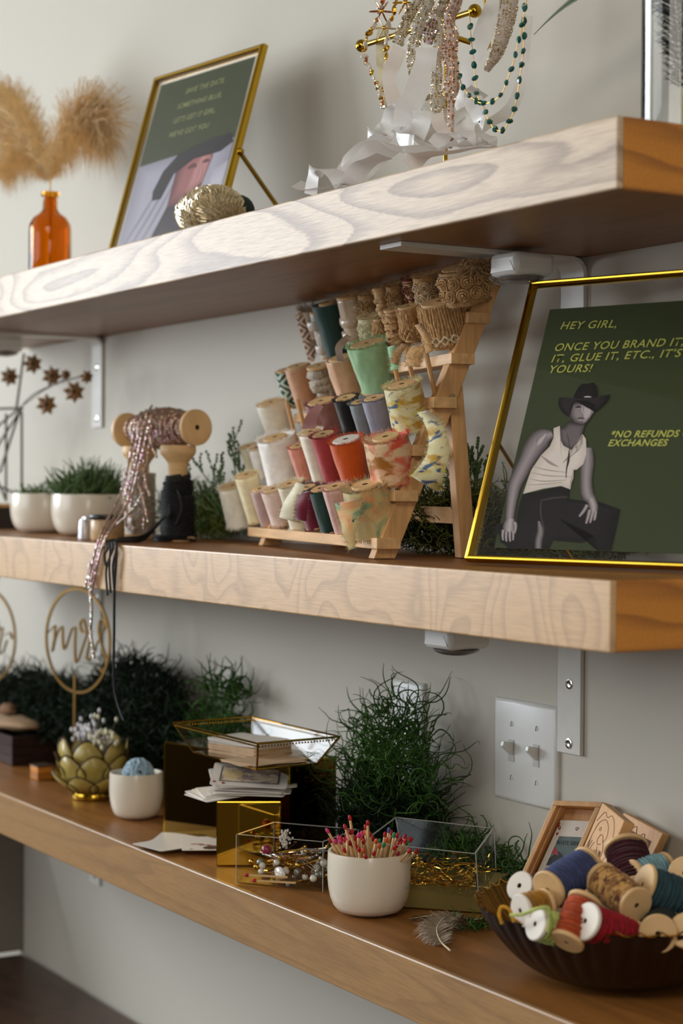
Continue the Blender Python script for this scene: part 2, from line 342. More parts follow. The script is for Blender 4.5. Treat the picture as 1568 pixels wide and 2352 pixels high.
# wall plates
def wall_plate(x, z, w, n, lab, name, cat):
    t = thing(name, lab, cat, (x, 0, z)); h = .1143
    b = MB(); b.hexa([Vector(p) for p in ((-w/2, 0, -h/2), (w/2, 0, -h/2), (w/2, -.001, -h/2), (-w/2, -.001, -h/2), (-w/2, 0, h/2), (w/2, 0, h/2), (w/2, -.001, h/2), (-w/2, -.001, h/2))])
    o = b.v; i = .004
    b = MB()
    for (r, y) in ((0, 0), (0, -.002), (.0015, -.0045), (.005, -.006)):
        b.v += [Vector((-w/2+r, y, -h/2+r)), Vector((w/2-r, y, -h/2+r)), Vector((w/2-r, y, h/2-r)), Vector((-w/2+r, y, h/2-r))]
    for q in range(3):
        for k in range(4): b.f.append([4*q+k, 4*q+(k+1) % 4, 4*q+4+(k+1) % 4, 4*q+4+k]); b.mi.append(0); b.uv.append(None)
    b.f.append([12, 13, 14, 15]); b.mi.append(0); b.uv.append(None)
    b.build('face_plate', m_plate, t, angle=60)
    for k in range(n):
        cx = (k-(n-1)/2)*.046
        for zz in ((-.030, .030) if n > 1 else (.03,)):
            b = MB(); M = Matrix.Translation((cx, -.0058, zz)) @ Matrix.Rotation(PI/2, 4, 'X'); b.lathe([(.0033, 0), (.0031, .0007), (0, .0011)], 14, M)
            s = b.build('screw', m_plate, t); b = MB(); b.box((cx, -.0069, zz), (.0007, .0004, .0056), Matrix.Rotation(.2, 3, 'Y')); b.build('screw_slot', mat('slot_shadow', '4b4742', .8, bmp=0), s)
        if n > 1:
            b = MB(); b.box((cx, -.0062, 0), (.0105, .0012, .0245)); b.build('toggle_slot', mat('slot_plastic', 'b9b7b0', .4, bmp=0), t, smooth=False)
            b = MB(); b.hexa([Vector(p) for p in ((cx-.0042, -.006, -.006), (cx+.0042, -.006, -.006), (cx+.0042, -.006, .009), (cx-.0042, -.006, .009), (cx-.0028, -.020, .006), (cx+.0028, -.020, .006), (cx+.0028, -.018, .0115), (cx-.0028, -.018, .0115))])
            b.build('toggle', m_plate, t, bevel=.0008)
wall_plate(-.4113, 1.2612, .116, 2, 'ivory double toggle switch plate on the wall beside the lower bracket', 'light_switch', 'switch')
wall_plate(-.6505, 1.262, .07, 1, 'ivory blank wall plate half hidden behind the curly green bush', 'wall_plate', 'wall plate')

# ------------------------------------------------------------------ picture frames
def picture_frame(loc, yaw, lean, w, h, lab, prof=.0056):
    X = Vector((math.cos(yaw), math.sin(yaw), 0)); Nn = Vector((-math.sin(yaw), math.cos(yaw), 0)); U = Nn*math.sin(lean)+Vector((0, 0, 1))*math.cos(lean)
    R = Matrix((X, U, X.cross(U))).transposed()      # local x right, y up the face, z towards the viewer
    t = thing('picture_frame', lab, 'picture frame', loc, R); cam_update()
    p = prof
    for (a, b_, n) in (((p/2, 0), (p/2, h), 'side_rail'), ((w-p/2, 0), (w-p/2, h), 'side_rail'), ((0, p/2), (w, p/2), 'bottom_rail'), ((0, h-p/2), (w, h-p/2), 'top_rail')):
        b = MB(); a3 = Vector((*a, 0)); b3 = Vector((*b_, 0)); d = (b3-a3).normalized(); s = Vector((0, 0, 1)).cross(d)
        sec = [(-p/2, -.004), (p/2, -.004), (p/2, .003), (p*.28, .0052), (0, .0058), (-p*.28, .0052), (-p/2, .003)]
        vs = []
        for e, mit in ((a3, 1), (b3, -1)):
            for (u, z) in sec:
                inn = (u if s.dot(Vector((w/2, h/2, 0))-a3) > 0 else -u)
                vs.append(e+s*u+Vector((0, 0, z))+d*mit*(inn+p/2))
        k = len(sec); b.add(vs, [(i, (i+1) % k, k+(i+1) % k, k+i) for i in range(k)]+[tuple(range(k))[::-1], tuple(range(k, 2*k))])
        b.build(n, m_brass, t, angle=35)
    for z in (.0022, -.0022):
        b = MB(); b.box((w/2, h/2, z), (w-p*1.4, h-p*1.4, .0009)); b.build('pane', m_glass, t, smooth=False)
    return t, X, U, X.cross(U)
m_green = mat('olive_print', '353d1e', .6, var=.02, vs=5, bmp=0, spec=.25)
m_lime = mat('lime_print', 'b3b553', .5, var=.02, bmp=0)
def vcol_mat(name, rough=.4):
    m, nt, b = nodes(name); a = nt.nodes.new('ShaderNodeVertexColor'); a.layer_name = 'Col'
    n = noise_t(nt, coords(nt), 400, 4); c = mix(nt, .12, a.outputs[0], n.outputs[1], 'OVERLAY')
    nt.links.new(c, b.inputs['Base Color']); b.inputs['Roughness'].default_value = rough; b.inputs['Specular IOR Level'].default_value = .2; return m
m_print = vcol_mat('photo_print')
class Print:
    """flat printed picture: soft-shaded shapes laid on a sheet"""
    def __init__(s, o, n, ox, oy, sc): s.o = o; s.n = n; s.ox, s.oy, s.sc = ox, oy, sc; s.mb = MB(); s.c = []; s.lift = .0002
    def pt(s, q): return at_plane(s.ox+q[0]/s.sc, s.oy+q[1]/s.sc, s.o, s.n)+s.n*s.lift
    def poly(s, pts, ce, cm=None, inset=.45, ctr=None):
        cm = cm or ce; ce, cm = lin(ce), lin(cm); n = len(pts)
        cx = ctr or (sum(p[0] for p in pts)/n, sum(p[1] for p in pts)/n)
        inn = [(p[0]+(cx[0]-p[0])*inset, p[1]+(cx[1]-p[1])*inset) for p in pts]
        vs = [s.pt(p) for p in pts]+[s.pt(p) for p in inn]+[s.pt(cx)]
        s.mb.add(vs, [(i, (i+1) % n, n+(i+1) % n, n+i) for i in range(n)]+[(n+i, n+(i+1) % n, 2*n) for i in range(n)])
        s.c += [ce]*n+[cm]*(n+1); s.lift += .000012
    def limb(s, P, ce, cm, off=0):
        """P: list of (x, y, half width)"""
        ce, cm = lin(ce), lin(cm); Q = catmull([(a, b, w) for a, b, w in P], 5); L = len(Q); vs = []; fs = []
        for i, q in enumerate(Q):
            a = Q[max(i-1, 0)]; b = Q[min(i+1, L-1)]; d = Vector((b.x-a.x, b.y-a.y)); d = d.normalized() if d.length > 0 else Vector((0, 1)); nn = Vector((-d.y, d.x)); w = q.z
            for k, t in enumerate((-1, -.5+off, 0+off, .5+off, 1)):
                vs.append(s.pt((q.x+nn.x*w*t, q.y+nn.y*w*t))); s.c.append(ce if k in (0, 4) else cm if k == 2 else tuple((x+y*1.3)/2.3 for x, y in zip(ce, cm)))
        for i in range(L-1):
            for k in range(4): fs.append((5*i+k, 5*i+k+1, 5*i+6+k, 5*i+5+k))
        s.mb.add(vs, fs); s.lift += .000012
    def done(s, name, parent, label=None):
        inv = parent.matrix_world.inverted(); s.mb.v = [inv @ v for v in s.mb.v]
        return s.mb.build(name, m_print, parent, smooth=False, colors=s.c, label=label)
def local_plane_uv(t, px, py, n): return t.matrix_world.inverted() @ at_plane(px, py, t.matrix_world.translation, n)

# large frame on the middle shelf
fr, X, U, Nz = picture_frame((-.2512, -.1975, ZB+.004), .334, .375, .272, .304, 'large brass frame with dark green poster of a man in black hat on middle shelf')
tl = local_plane_uv(fr, 1279, 710, Nz); bl = local_plane_uv(fr, 1128, 1258, Nz)
x0 = min(max((tl.x+bl.x)/2, .012), .03); y0 = max(bl.y, .012); y1 = min(tl.y, .292)
b = MB(); b.box((.136, (y0+y1)/2, 0), (.272-2*x0, y1-y0, .0006)); poster = b.build('poster', m_green, fr, smooth=False); cam_update()
O = fr.matrix_world @ Vector((0, 0, .0005))
def PT(cx, cy): return at_plane(1000+cx/2.76, 560+cy/2.76, O, Nz)
capm = .0078
for s, a, b_, cap, bold in (('HEY GIRL,', (790, 543), (1145, 530), .0083, .006), ('ONCE YOU BRAND IT,', (755, 681), (1567, 645), .0083, .006), ("IT, GLUE IT, ETC., IT'S", (733, 752), (1557, 716), .0083, .006), ('YOURS!', (720, 820), (990, 811), .0083, .006),
                          ('*NO REFUNDS OR', (1110, 1228), (1655, 1222), .0067, .022), ('EXCHANGES', (1092, 1283), (1470, 1281), .0067, .022)):
    text_on(s, 'printed_words', m_lime, fr, PT(*a), PT(*b_), cap, Nz, bold=bold)
F = Print(O, Nz, 1120, 860, 3.5)
K, K2, SK, SKL, WH, WH2 = '120f10', '1f1b1b', '3c3435', 'a2989a', 'cbbfb4', 'ddd2c8'
# trousers, kneeling
F.poly([(285, 960), (400, 945), (590, 895), (655, 920), (650, 1000), (760, 1015), (900, 1025), (1062, 1085), (1040, 1200), (990, 1418), (880, 1416), (862, 1300), (760, 1355), (520, 1335), (490, 1405), (160, 1400), (110, 1320), (230, 1180), (250, 1060)], K, K2, .3, (560, 1150))
F.limb([(410, 1180, 12), (425, 1260, 30), (410, 1330, 32), (405, 1400, 30)], K2, '8d8485')
F.limb([(430, 1020, 6), (425, 1120, 7), (455, 1250, 5)], K, '5a4f50')
F.limb([(660, 1040, 10), (850, 1060, 12), (1000, 1110, 10)], K, '2c2727')
F.limb([(425, 1015, 8), (520, 995, 12), (640, 985, 8)], K, '4b4242')
F.poly([(65, 1215), (130, 1190), (150, 1270), (110, 1300), (65, 1275)], K, K)
F.poly([(95, 1290), (215, 1280), (205, 1350), (150, 1375), (100, 1350)], K, K)
# far arm
F.limb([(800, 590, 42), (800, 700, 56), (790, 850, 50), (800, 960, 52), (835, 1010, 42)], SK, SKL)
for P_ in ([(830, 1000, 34), (850, 1060, 36), (850, 1120, 28)], [(800, 1050, 16), (770, 1100, 14), (735, 1143, 9)], [(820, 1090, 16), (805, 1150, 13), (790, 1200, 9)], [(845, 1110, 14), (830, 1165, 12), (822, 1195, 8)], [(868, 1100, 14), (862, 1150, 12), (855, 1175, 8)]): F.limb(P_, '4f4647', 'b5abac')
# near arm
F.limb([(520, 480, 30), (440, 510, 78), (370, 590, 82), (310, 700, 64), (260, 800, 60), (215, 900, 54), (190, 1040, 42), (175, 1170, 36)], SK, SKL)
F.limb([(470, 480, 10), (420, 540, 30), (400, 570, 10)], '6f6667', 'c4babb')
for P_ in ([(185, 1160, 34), (175, 1220, 52), (170, 1265, 45)], [(215, 1190, 20), (225, 1225, 14), (215, 1280, 10)], [(125, 1250, 14), (120, 1300, 11), (125, 1335, 8)], [(150, 1265, 13), (148, 1315, 11), (152, 1345, 8)], [(178, 1265, 13), (178, 1315, 11), (182, 1345, 8)], [(204, 1255, 12), (206, 1300, 10), (204, 1335, 8)]): F.limb(P_, '4a4142', 'b8aeae')
# neck and chest
F.poly([(650, 380), (790, 390), (765, 480), (800, 560), (760, 615), (640, 615), (570, 540), (560, 440), (610, 420)], '2c2527', '6d6466', .4)
# tank top
F.poly([(530, 435), (580, 415), (582, 520), (610, 575), (680, 612), (735, 610), (765, 560), (762, 480), (790, 520), (795, 640), (770, 720), (720, 765), (690, 770), (690, 830), (675, 870), (665, 925), (590, 898), (450, 920), (285, 962), (325, 840), (350, 770), (430, 650), (500, 580), (530, 510)], WH, WH2, .35, (600, 720))
for a in ([(430, 655, 4), (500, 710, 14), (570, 745, 3)], [(360, 740, 2), (480, 770, 5), (640, 790, 2)], [(350, 790, 2), (480, 815, 5), (680, 825, 2)], [(340, 840, 2), (450, 860, 5), (640, 850, 2)], [(320, 890, 2), (440, 885, 4), (600, 870, 2)], [(690, 790, 3), (670, 860, 5), (660, 915, 3)]): F.limb(a, WH, '8d8077')
# chain
F.limb([(640, 480, 2), (655, 560, 2), (658, 620, 2)], K2, '3b3232'); F.limb([(765, 500, 1.5), (700, 570, 2), (660, 615, 1.5)], K2, '3b3232')
F.limb([(655, 610, 3), (650, 690, 9), (635, 760, 5), (630, 835, 3)], K2, '4f3a38')
# head
F.poly([(665, 230), (790, 205), (862, 240), (858, 290), (835, 345), (795, 395), (745, 412), (695, 395), (655, 340), (650, 280)], '2a2324', '8f8586', .5, (765, 320))
F.poly([(770, 235), (850, 250), (850, 300), (825, 345), (790, 385), (765, 400), (762, 340), (758, 290)], '6d6364', 'b7adae', .5)
F.limb([(765, 245, 4), (760, 290, 8), (768, 318, 8)], '4a4142', 'd0c6c7')
F.limb([(705, 268, 3), (735, 262, 7), (750, 268, 2)], '2a2021', '120c0d'); F.limb([(790, 258, 3), (815, 255, 7), (838, 262, 2)], '2a2021', '120c0d')
F.limb([(720, 358, 2), (750, 352, 6), (785, 358, 2)], '5a4748', '3a292b'); F.limb([(725, 372, 2), (752, 372, 4), (780, 370, 2)], '8a7f80', 'c0b4b5')
F.poly([(835, 285), (856, 282), (850, 315), (838, 325)], '4a4142', '8f8586')
# hat
F.poly([(568, 235), (572, 195), (605, 184), (690, 196), (790, 208), (880, 188), (985, 162), (955, 225), (905, 275), (866, 306), (862, 245), (800, 215), (720, 222), (672, 250), (655, 345), (610, 315), (580, 275)], K, '2b2527', .3, (700, 212))
F.poly([(688, 198), (705, 150), (735, 100), (765, 75), (800, 78), (850, 66), (872, 100), (888, 188), (790, 206)], '0d0a0b', '1c1718')
F.limb([(690, 196, 5), (790, 204, 7), (886, 190, 5)], K, '3a3435'); F.limb([(775, 184, 3), (805, 182, 6), (835, 184, 3)], '7d7374', 'e0d6d7')
F.done('printed_figure', fr)
# easel wire leg behind
b = MB(); b.tube([fr.matrix_world.inverted() @ v for v in (fr.matrix_world @ Vector((.004, .125, -.004)), Vector((-.226, -.085, ZB+.003)))], .0022, 8); b.build('support_leg', m_brass, fr)
b = MB(); b.ball((.0, .125, -.002), .004); b.build('hinge_knob', m_brass, fr)

# frame on the top shelf
fa, X, U, Nz = picture_frame((-1.139, -.189, ZA+.003), .122, .288, .2647, .280, 'tall brass frame with green and photo print leaning on the top shelf', .0068)
O = fa.matrix_world @ Vector((0, 0, .0005))
b = MB(); b.box((.13235, .14, 0), (.2647-.036, .252, .0006)); b.build('poster', m_green, fa, smooth=False)
F = Print(O, Nz, 0, 0, 2)
iv = fa.matrix_world.inverted()
def fpt(u, v):   # local to crop pixels of print
    return fa.matrix_world @ Vector((u, v, .0006))
class LP(Print):
    def pt(s, q): return fa.matrix_world @ Vector((q[0]/1000, q[1]/1000, .0004+s.lift))
F = LP(O, Nz, 0, 0, 1)
F.poly([(18, 14), (247, 14), (247, 152), (18, 142)], '8d8a97', 'a5a2b0', .3)
for k in range(5): F.limb([(30+k*22, 20, 3), (60+k*20, 60, 4), (100+k*16, 118, 2)], '9a97a5', '7f7c8b')
F.poly([(200, 30), (247, 20), (247, 120), (215, 110)], 'a9a6b2', 'bdbac4')
F.poly([(95, 14), (180, 14), (172, 60), (150, 74), (122, 70)], '241e24', '3a333a')
F.poly([(122, 70), (168, 66), (196, 92), (206, 132), (192, 152), (140, 150), (122, 120)], '5a3436', '9b6464', .5)
F.poly([(160, 84), (196, 96), (204, 132), (182, 146), (166, 120)], 'a06a66', 'b88280', .4)
F.limb([(150, 122, 2), (162, 124, 4), (172, 122, 2)], '7a4a4a', '5a3436'); F.limb([(184, 126, 2), (194, 127, 3), (201, 126, 1)], '7a4a4a', '5a3436')
F.limb([(180, 126, 2), (186, 108, 5), (182, 98, 4)], '8c5755', 'c79391'); F.limb([(160, 82, 3), (176, 80, 5), (190, 85, 3)], '6b2f33', '7d3b40')
F.poly([(74, 98), (88, 126), (118, 148), (180, 158), (236, 160), (247, 146), (222, 136), (160, 134), (118, 118), (100, 84), (78, 84)], '19151a', '2b262c', .35, (130, 145))
F.done('printed_photo', fa)
for k, (s, u0, v0, u1) in enumerate((('SAVE THE DATE,', 92, 240, 186), ('SOMETHING BLUE,', 80, 219, 188), ("LET'S GET IT GIRL,", 80, 198, 182), ("WE'VE GOT YOU", 78, 177, 176))):
    text_on(s, 'printed_words', mat('pale_lime_print', '8f9058', .5, bmp=0), fa, fa.matrix_world @ Vector((u0/1000, v0/1000, .0004)), fa.matrix_world @ Vector((u1/1000, v0/1000, .0004)), .0075, Nz, bold=.01)
b = MB(); b.tube([Vector((.262, .13, -.004)), iv @ Vector((-.835, -.045, ZA+.003))], .003, 8); b.build('support_leg', m_brass, fa)
b = MB(); b.ball((.266, .13, -.002), .005); b.build('hinge_knob', m_brass, fa)

# ------------------------------------------------------------------ ribbon rack
th = math.radians(13)
RK = Matrix(((math.cos(th), math.sin(th), 0), (-math.sin(th), math.cos(th), 0), (0, 0, 1)))   # columns: right, back, up
RO = Vector((-.4032, -.2071, ZB+.0008))
Xr, Yb = RK.col[0].copy(), RK.col[1].copy()
rack = thing('spool_rack', 'leaning beech wood spool rack with six rails of pegs on the middle shelf', 'rack', RO, RK)
AX = Vector((.20, -.33, 1)).normalized()       # peg direction in rack space
lean = Vector((0, .404, 1)).normalized()
for x in (-.009, -.444):
    b = MB(); o = Vector((x, 0, 0)); w = .009
    b.hexa([o+Vector(v) for v in ((-w, -.002, 0), (w, -.002, 0), (w, .022, 0), (-w, .022, 0), (-w, -.002+.118, .292), (w, -.002+.118, .292), (w, .022+.118, .292), (-w, .022+.118, .292))])
    b.build('front_post', m_beech, rack, smooth=False, bevel=.0008)
    b = MB(); b.hexa([o+Vector(v) for v in ((-w-.004, .098, 0), (w-.004, .098, 0), (w-.004, .116, 0), (-w-.004, .116, 0), (-w-.004, .082, .19), (w-.004, .082, .19), (w-.004, .098, .19), (-w-.004, .098, .19))])
    b.build('rear_leg', m_beech, rack, smooth=False, bevel=.0008)
    b = MB(); b.tube([o+Vector((-.012, .084, .172)), o+Vector((.014, .084, .172))], .003, 8); b.build('pivot_bolt', m_silver, rack)
b = MB(); b.box((-.227, .103, .045), (.41, .009, .018)); b.build('cross_bar', m_beech2, rack, smooth=False, bevel=.0008)
ROWS = {6: (.014, .022), 5: (.033, .072), 4: (.054, .120), 3: (.076, .171), 2: (.096, .218), 1: (.114, .262)}
peg0 = MB(); peg0.tube([(0, 0, -.006), (0, 0, .046), (0, 0, .0478)], [.0029, .0029, .0022], 8)
peg_me = []
def peg_at(wp, sc=1):
    if not peg_me: o = peg0.build('peg', m_beech, rack); peg_me.append(o.data)
    else: o = bpy.data.objects.new('peg', peg_me[0]); link(o, rack)
    o.location = RK.transposed() @ (Vector(wp)-RO); o.scale = (1, 1, sc); o.rotation_euler = align(AX, (1, 0, 0)).to_euler()
for r, (d, h) in ROWS.items():
    b = MB(); b.box((-.2495, d-.002, h-.006), (.515, .027, .012)); b.build('rail', m_beech2, rack, smooth=False, bevel=.001)
cam_update()
# --- fabric looks
def fabric(name, col, var=.1, vs=90, bmp=.35, bs=500, sheen=.4, rough=.8, stretch=(1, 1, 1), sub=0, spec=.3):
    return mat(name, col, rough, var=var, vs=vs, bmp=bmp, bs=bs, sheen=sheen, stretch=stretch, spec=spec)
def tiedye(name, base, cols, scale=38, seed=0, stretch=(1, 1, 1)):
    m, nt, b = nodes(name); v = coords(nt, stretch); c = lin(base)
    for i, (cc, lo, hi, f) in enumerate(cols):
        mp = nt.nodes.new('ShaderNodeMapping'); mp.inputs['Location'].default_value = (seed+i*7.3, i*3.1, i*1.7); nt.links.new(v, mp.inputs[0])
        n = noise_t(nt, mp.outputs[0], scale*f, 3, .5, .6); c = mix(nt, ramp(nt, n.outputs[0], [(lo, 0.), (hi, 1.)]), c, lin(cc))
    nt.links.new(c, b.inputs['Base Color']); b.inputs['Roughness'].default_value = .8; b.inputs['Sheen Weight'].default_value = .3
    bump(nt, b, noise_t(nt, v, 500, 3).outputs[0], .35); return m
def woven(name, a, bcol, su=14, sv=6):
    """chevron and diamond weave on the ribbon's own UVs"""
    m, nt, b = nodes(name); v = coords(nt, (su, sv, 1), 'UV'); sx = nt.nodes.new('ShaderNodeSeparateXYZ'); nt.links.new(v, sx.inputs[0])
    def M_(op, x, y=None, z=None):
        n = N(nt, 'ShaderNodeMath', operation=op)
        for i, q in enumerate((x, y, z)):
            if q is None: continue
            if isinstance(q, (int, float)): n.inputs[i].default_value = q
            else: nt.links.new(q, n.inputs[i])
        return n.outputs[0]
    pu = M_('PINGPONG', sx.outputs[0], 1.0); pv = M_('PINGPONG', sx.outputs[1], 1.0); s = M_('ADD', pu, pv); f = M_('FRACT', M_('MULTIPLY', s, 1.5)); st = M_('GREATER_THAN', f, .5)
    nt.links.new(mix(nt, st, lin(a), lin(bcol)), b.inputs['Base Color']); b.inputs['Roughness'].default_value = .85
    bump(nt, b, st, .3, .0006); return m
def glitter(name, base, rough=.3, scale=900, mt=.8, cm=.35, sat=.8):
    m, nt, b = nodes(name); v = coords(nt); vo = nt.nodes.new('ShaderNodeTexVoronoi'); vo.inputs['Scale'].default_value = scale; nt.links.new(v, vo.inputs['Vector'])
    hs = nt.nodes.new('ShaderNodeHueSaturation'); hs.inputs['Saturation'].default_value = sat; hs.inputs['Value'].default_value = 1.3; nt.links.new(vo.outputs['Color'], hs.inputs['Color'])
    nt.links.new(mix(nt, cm, lin(base), hs.outputs[0]), b.inputs['Base Color']); b.inputs['Metallic'].default_value = mt; b.inputs['Roughness'].default_value = rough
    vm = N(nt, 'ShaderNodeVectorMath', operation='SUBTRACT'); nt.links.new(vo.outputs['Color'], vm.inputs[0]); vm.inputs[1].default_value = (.5, .5, .5)
    ge = nt.nodes.new('ShaderNodeNewGeometry'); vs_ = N(nt, 'ShaderNodeVectorMath', operation='SCALE'); nt.links.new(vm.outputs[0], vs_.inputs[0]); vs_.inputs['Scale'].default_value = 1.3
    va = N(nt, 'ShaderNodeVectorMath', operation='ADD'); nt.links.new(ge.outputs['Normal'], va.inputs[0]); nt.links.new(vs_.outputs[0], va.inputs[1])
    nn = N(nt, 'ShaderNodeVectorMath', operation='NORMALIZE'); nt.links.new(va.outputs[0], nn.inputs[0]); nt.links.new(nn.outputs[0], b.inputs['Normal']); return m
def hair_cards(b, pts_dirs, L, w, rnd):
    for p, d in pts_dirs:
        p = Vector(p); d = Vector(d).normalized(); s = Vector((rnd.uniform(-1, 1), rnd.uniform(-1, 1), rnd.uniform(-1, 1))).cross(d).normalized()*w
        l = L*rnd.uniform(.4, 1.2); q = p+d*l*.6+Vector((rnd.uniform(-1, 1), rnd.uniform(-1, 1), rnd.uniform(-1, 1)))*l*.35; e = q+(d+Vector((rnd.uniform(-1, 1), rnd.uniform(-1, 1), rnd.uniform(-1, 1)))*.6)*l*.4
        b.add([p-s, p+s, q+s*.8, q-s*.8, e], [(0, 1, 2, 3), (3, 2, 4)])
def flange_prof(R, z0, t, h=.0036): return [(h, z0), (R-.001, z0), (R, z0+t*.25), (R, z0+t*.75), (R-.001, z0+t), (h, z0+t)]
def wood_spool(t, R, H, m=None, ft=.0035, core=.0085, mA=None, h=.0036):
    m = m or m_birch
    b = MB(); b.lathe(flange_prof(R, 0, ft, h)+[(h, 0)], 28); b.build('flange', m, t)
    b = MB(); b.lathe(flange_prof(R, H-ft, ft, h)+[(h, H-ft)], 28); b.build('flange', mA or m, t)
    b = MB(); b.lathe([(.0036, ft), (core, ft), (core, H-ft), (.0036, H-ft), (.0036, ft)], 16); b.build('core', m, t)
    b = MB(); b.lathe([(h-.0001, .0006), (h-.0001, H-.0006)], 10); b.build('bore', m_pore, t)
def wound(t, H, Rt, Rb, m, rnd,  fold=.05, fray=True, name='ribbon', z0=.0012, fuzz=None, fl=.0045, fcol=None, seam=True):
    n = 56; ph = rnd.uniform(0, 9); k1 = rnd.uniform(.6, 1.4)
    def wob(a, s):
        v = noise.noise(Vector((math.cos(a)*1.6+ph, math.sin(a)*1.6, s*2.2)))*fold*1.3+noise.noise(Vector((math.cos(a)*5, math.sin(a)*5+ph, s*9*k1)))*fold*.5
        if seam: v += .05*((a+ph) % (2*PI))/(2*PI)
        return v
    H2 = H-.0005; prof = [(.0095, z0+.001)]
    steps = 12
    prof += [(Rb*(1-.02)+(Rt-Rb)*i/steps*1.0, z0+(H2-z0*2)*i/steps) for i in range(steps+1)]
    prof += [(Rt*.93, H2-z0+.0002), (Rt*.88, H2-z0-.001), (.0095, H2-z0-.004)]
    b = MB(); b.lathe(prof, n, wob=wob); o = b.build(name, m, t, angle=80)
    if fray:
        pd = []; b2 = MB()
        for i in range(650):
            a = rnd.uniform(0, 2*PI)
            for (R, z, dz, s) in ((Rt, H2-z0, .9, 1), (Rb, z0, -1.1, 0)):
                rr = R*(1+wob(a, s))*rnd.uniform(.93, 1.0); pd.append(((rr*math.cos(a), rr*math.sin(a), z), (math.cos(a)*.55, math.sin(a)*.55, dz)))
        hair_cards(b2, pd, fl*.6, .0002, rnd); b2.build('frayed_edge', fcol or m, o, smooth=False, kind='stuff')
    return o
def coils(t, H, R, r, m, rnd, turns=None, name='cord', lay=1, z0=.004, jit=.25, seg=22, n=5):
    turns = turns or (H-2*z0)/(2*r*.95); P = []
    for j in range(lay):
        N_ = int(turns*seg)
        for i in range(N_):
            s = i/N_; s2 = s if j % 2 == 0 else 1-s; a = 2*PI*i/seg
            P.append((math.cos(a)*(R-r+j*r*.9+rnd.uniform(-1, 1)*r*jit), math.sin(a)*(R-r+j*r*.9+rnd.uniform(-1, 1)*r*jit), z0+r+s2*(H-2*z0-2*r)+rnd.uniform(-1, 1)*r*jit*.6+(math.sin(a*.5+j)*r*jit*2)))
    b = MB(); b.lathe([(.009, z0), (R-r*1.2, z0), (R-r*1.2, H-z0), (.009, H-z0)], 20); b.cur = 0
    b.tube(P, r, n); return b.build(name, m, t, angle=80)
SPOOLS = {}
def rack_spool(row, px, py, wpx, hpx, lab, style, m, **k):
    """stand a spool on a rack rail where the photo shows its centre"""
    rnd = random.Random(int(px*7+py)); d = ROWS[row][0]-.010+k.get('dd', 0)
    O_ = RO+Yb*d; nrm = Yb
    P = at_plane(px, py, O_, nrm); dist = (P-CAM).dot(_fw); s = dist/FPX     # metres per pixel there
    R = wpx*s/2*k.get('rs', 1); H = hpx*s*.97
    ax = (RK @ AX); e = (P+ax*H/2).z+.25*R-(ZA-T-.0055)
    if e > 0: H2_ = max(.040, H-e); P = P-ax*(H-H2_)/2; H = H2_; P.z -= max(0, (P+ax*H/2).z+.25*R-(ZA-T-.0055))
    t = thing('ribbon_spool', lab, 'ribbon spool', P-ax*H/2, align(ax, Xr), 'ribbon spools on the rack'); 
    Rf = k.get('Rf', .88)*R
    wood_spool(t, Rf, H, k.get('wood', m_birch)); peg_at(P-ax*(H/2-.002), min(1, H*.8/.046))
    if style == 'cloth': wound(t, H, R*k.get('rt', 1.05), R*k.get('rb', .88), m, rnd, fold=k.get('fold', .05), fray=k.get('fray', True), fl=k.get('fl', .005), fcol=k.get('fcol'))
    elif style == 'coil': coils(t, H, R, k.get('r', .0035), m, rnd, jit=k.get('jit', .25), lay=k.get('lay', 1), name=k.get('nm', 'cord'))
    elif style == 'narrow':
        o = wound(t, H, R*.86, R*.86, m, rnd, fold=.03, fray=False)
        for j in range(3):
            b = MB(); z = H*(.22+.26*j); b.lathe([(R*.8, z-.006), (R*.95, z-.005), (R, z), (R*.93, z+.006), (R*.8, z+.007)], 40, wob=lambda a, s: .05*noise.noise(Vector((math.cos(a)*2+j, math.sin(a)*2, s*3))), M=Matrix.Rotation(rnd.uniform(-.15, .15), 4, 'X')); b.build('ribbon_turn', m, o, angle=80)
    elif style == 'lace':
        o = wound(t, H, R*.93, R*.9, m, rnd, fold=.06, fray=True, fl=.006, fcol=m, name='lace_trim'); b = MB(); n = max(6, int(2*PI*R/.014)); rows = max(2, int(H/.016))
        for i in range(n):
            for j in range(rows):
                a = 2*PI*(i+.5*(j % 2))/n; c = Vector((math.cos(a)*R*.97, math.sin(a)*R*.97, .007+(H-.014)*(j+.5)/rows)); tx = Vector((-math.sin(a), math.cos(a), 0)); er = Vector((math.cos(a), math.sin(a), 0))
                for q in range(k.get('rings', 2)):
                    rr = .0062*(1-.42*q); b.tube([c+er*(.0015*q+.001*math.sin(3*u+i))+tx*math.cos(u)*rr+Vector((0, 0, 1))*math.sin(u)*rr for u in [x*2*PI/10 for x in range(11)]], k.get('tr', .0009), 4, False)
        b.build('cord_loops', k.get('m2', m), o, kind='stuff')
    elif style == 'tassel':
        o = wound(t, H, R*.92, R*.9, m, rnd, fold=.02, fray=False, name='jute_trim'); b = MB(); n = 46
        for i in range(n):
            a = 2*PI*i/n; P_ = [((R+rnd.uniform(-.001, .001))*math.cos(a+.03*math.sin(q+i)), (R+rnd.uniform(-.001, .001))*math.sin(a+.03*math.sin(q+i)), .004+(H-.006)*q/5) for q in range(6)]; b.tube(P_, .0013, 5)
        b.build('fringe_cords', m, o, kind='stuff'); b = MB()
        for j, z in enumerate((.009, .013)):
            pts = []
            for i in range(120):
                a = 2*PI*i/119; pts.append(((R+.0016+.001*math.cos(i*1.1+j*3))*math.cos(a), (R+.0016+.001*math.cos(i*1.1+j*3))*math.sin(a), z+.0022*math.sin(i*.85+j*3)))
            b.tube(pts, .0013, 5)
        b.build('braid', k.get('m2', m), o)
    return t
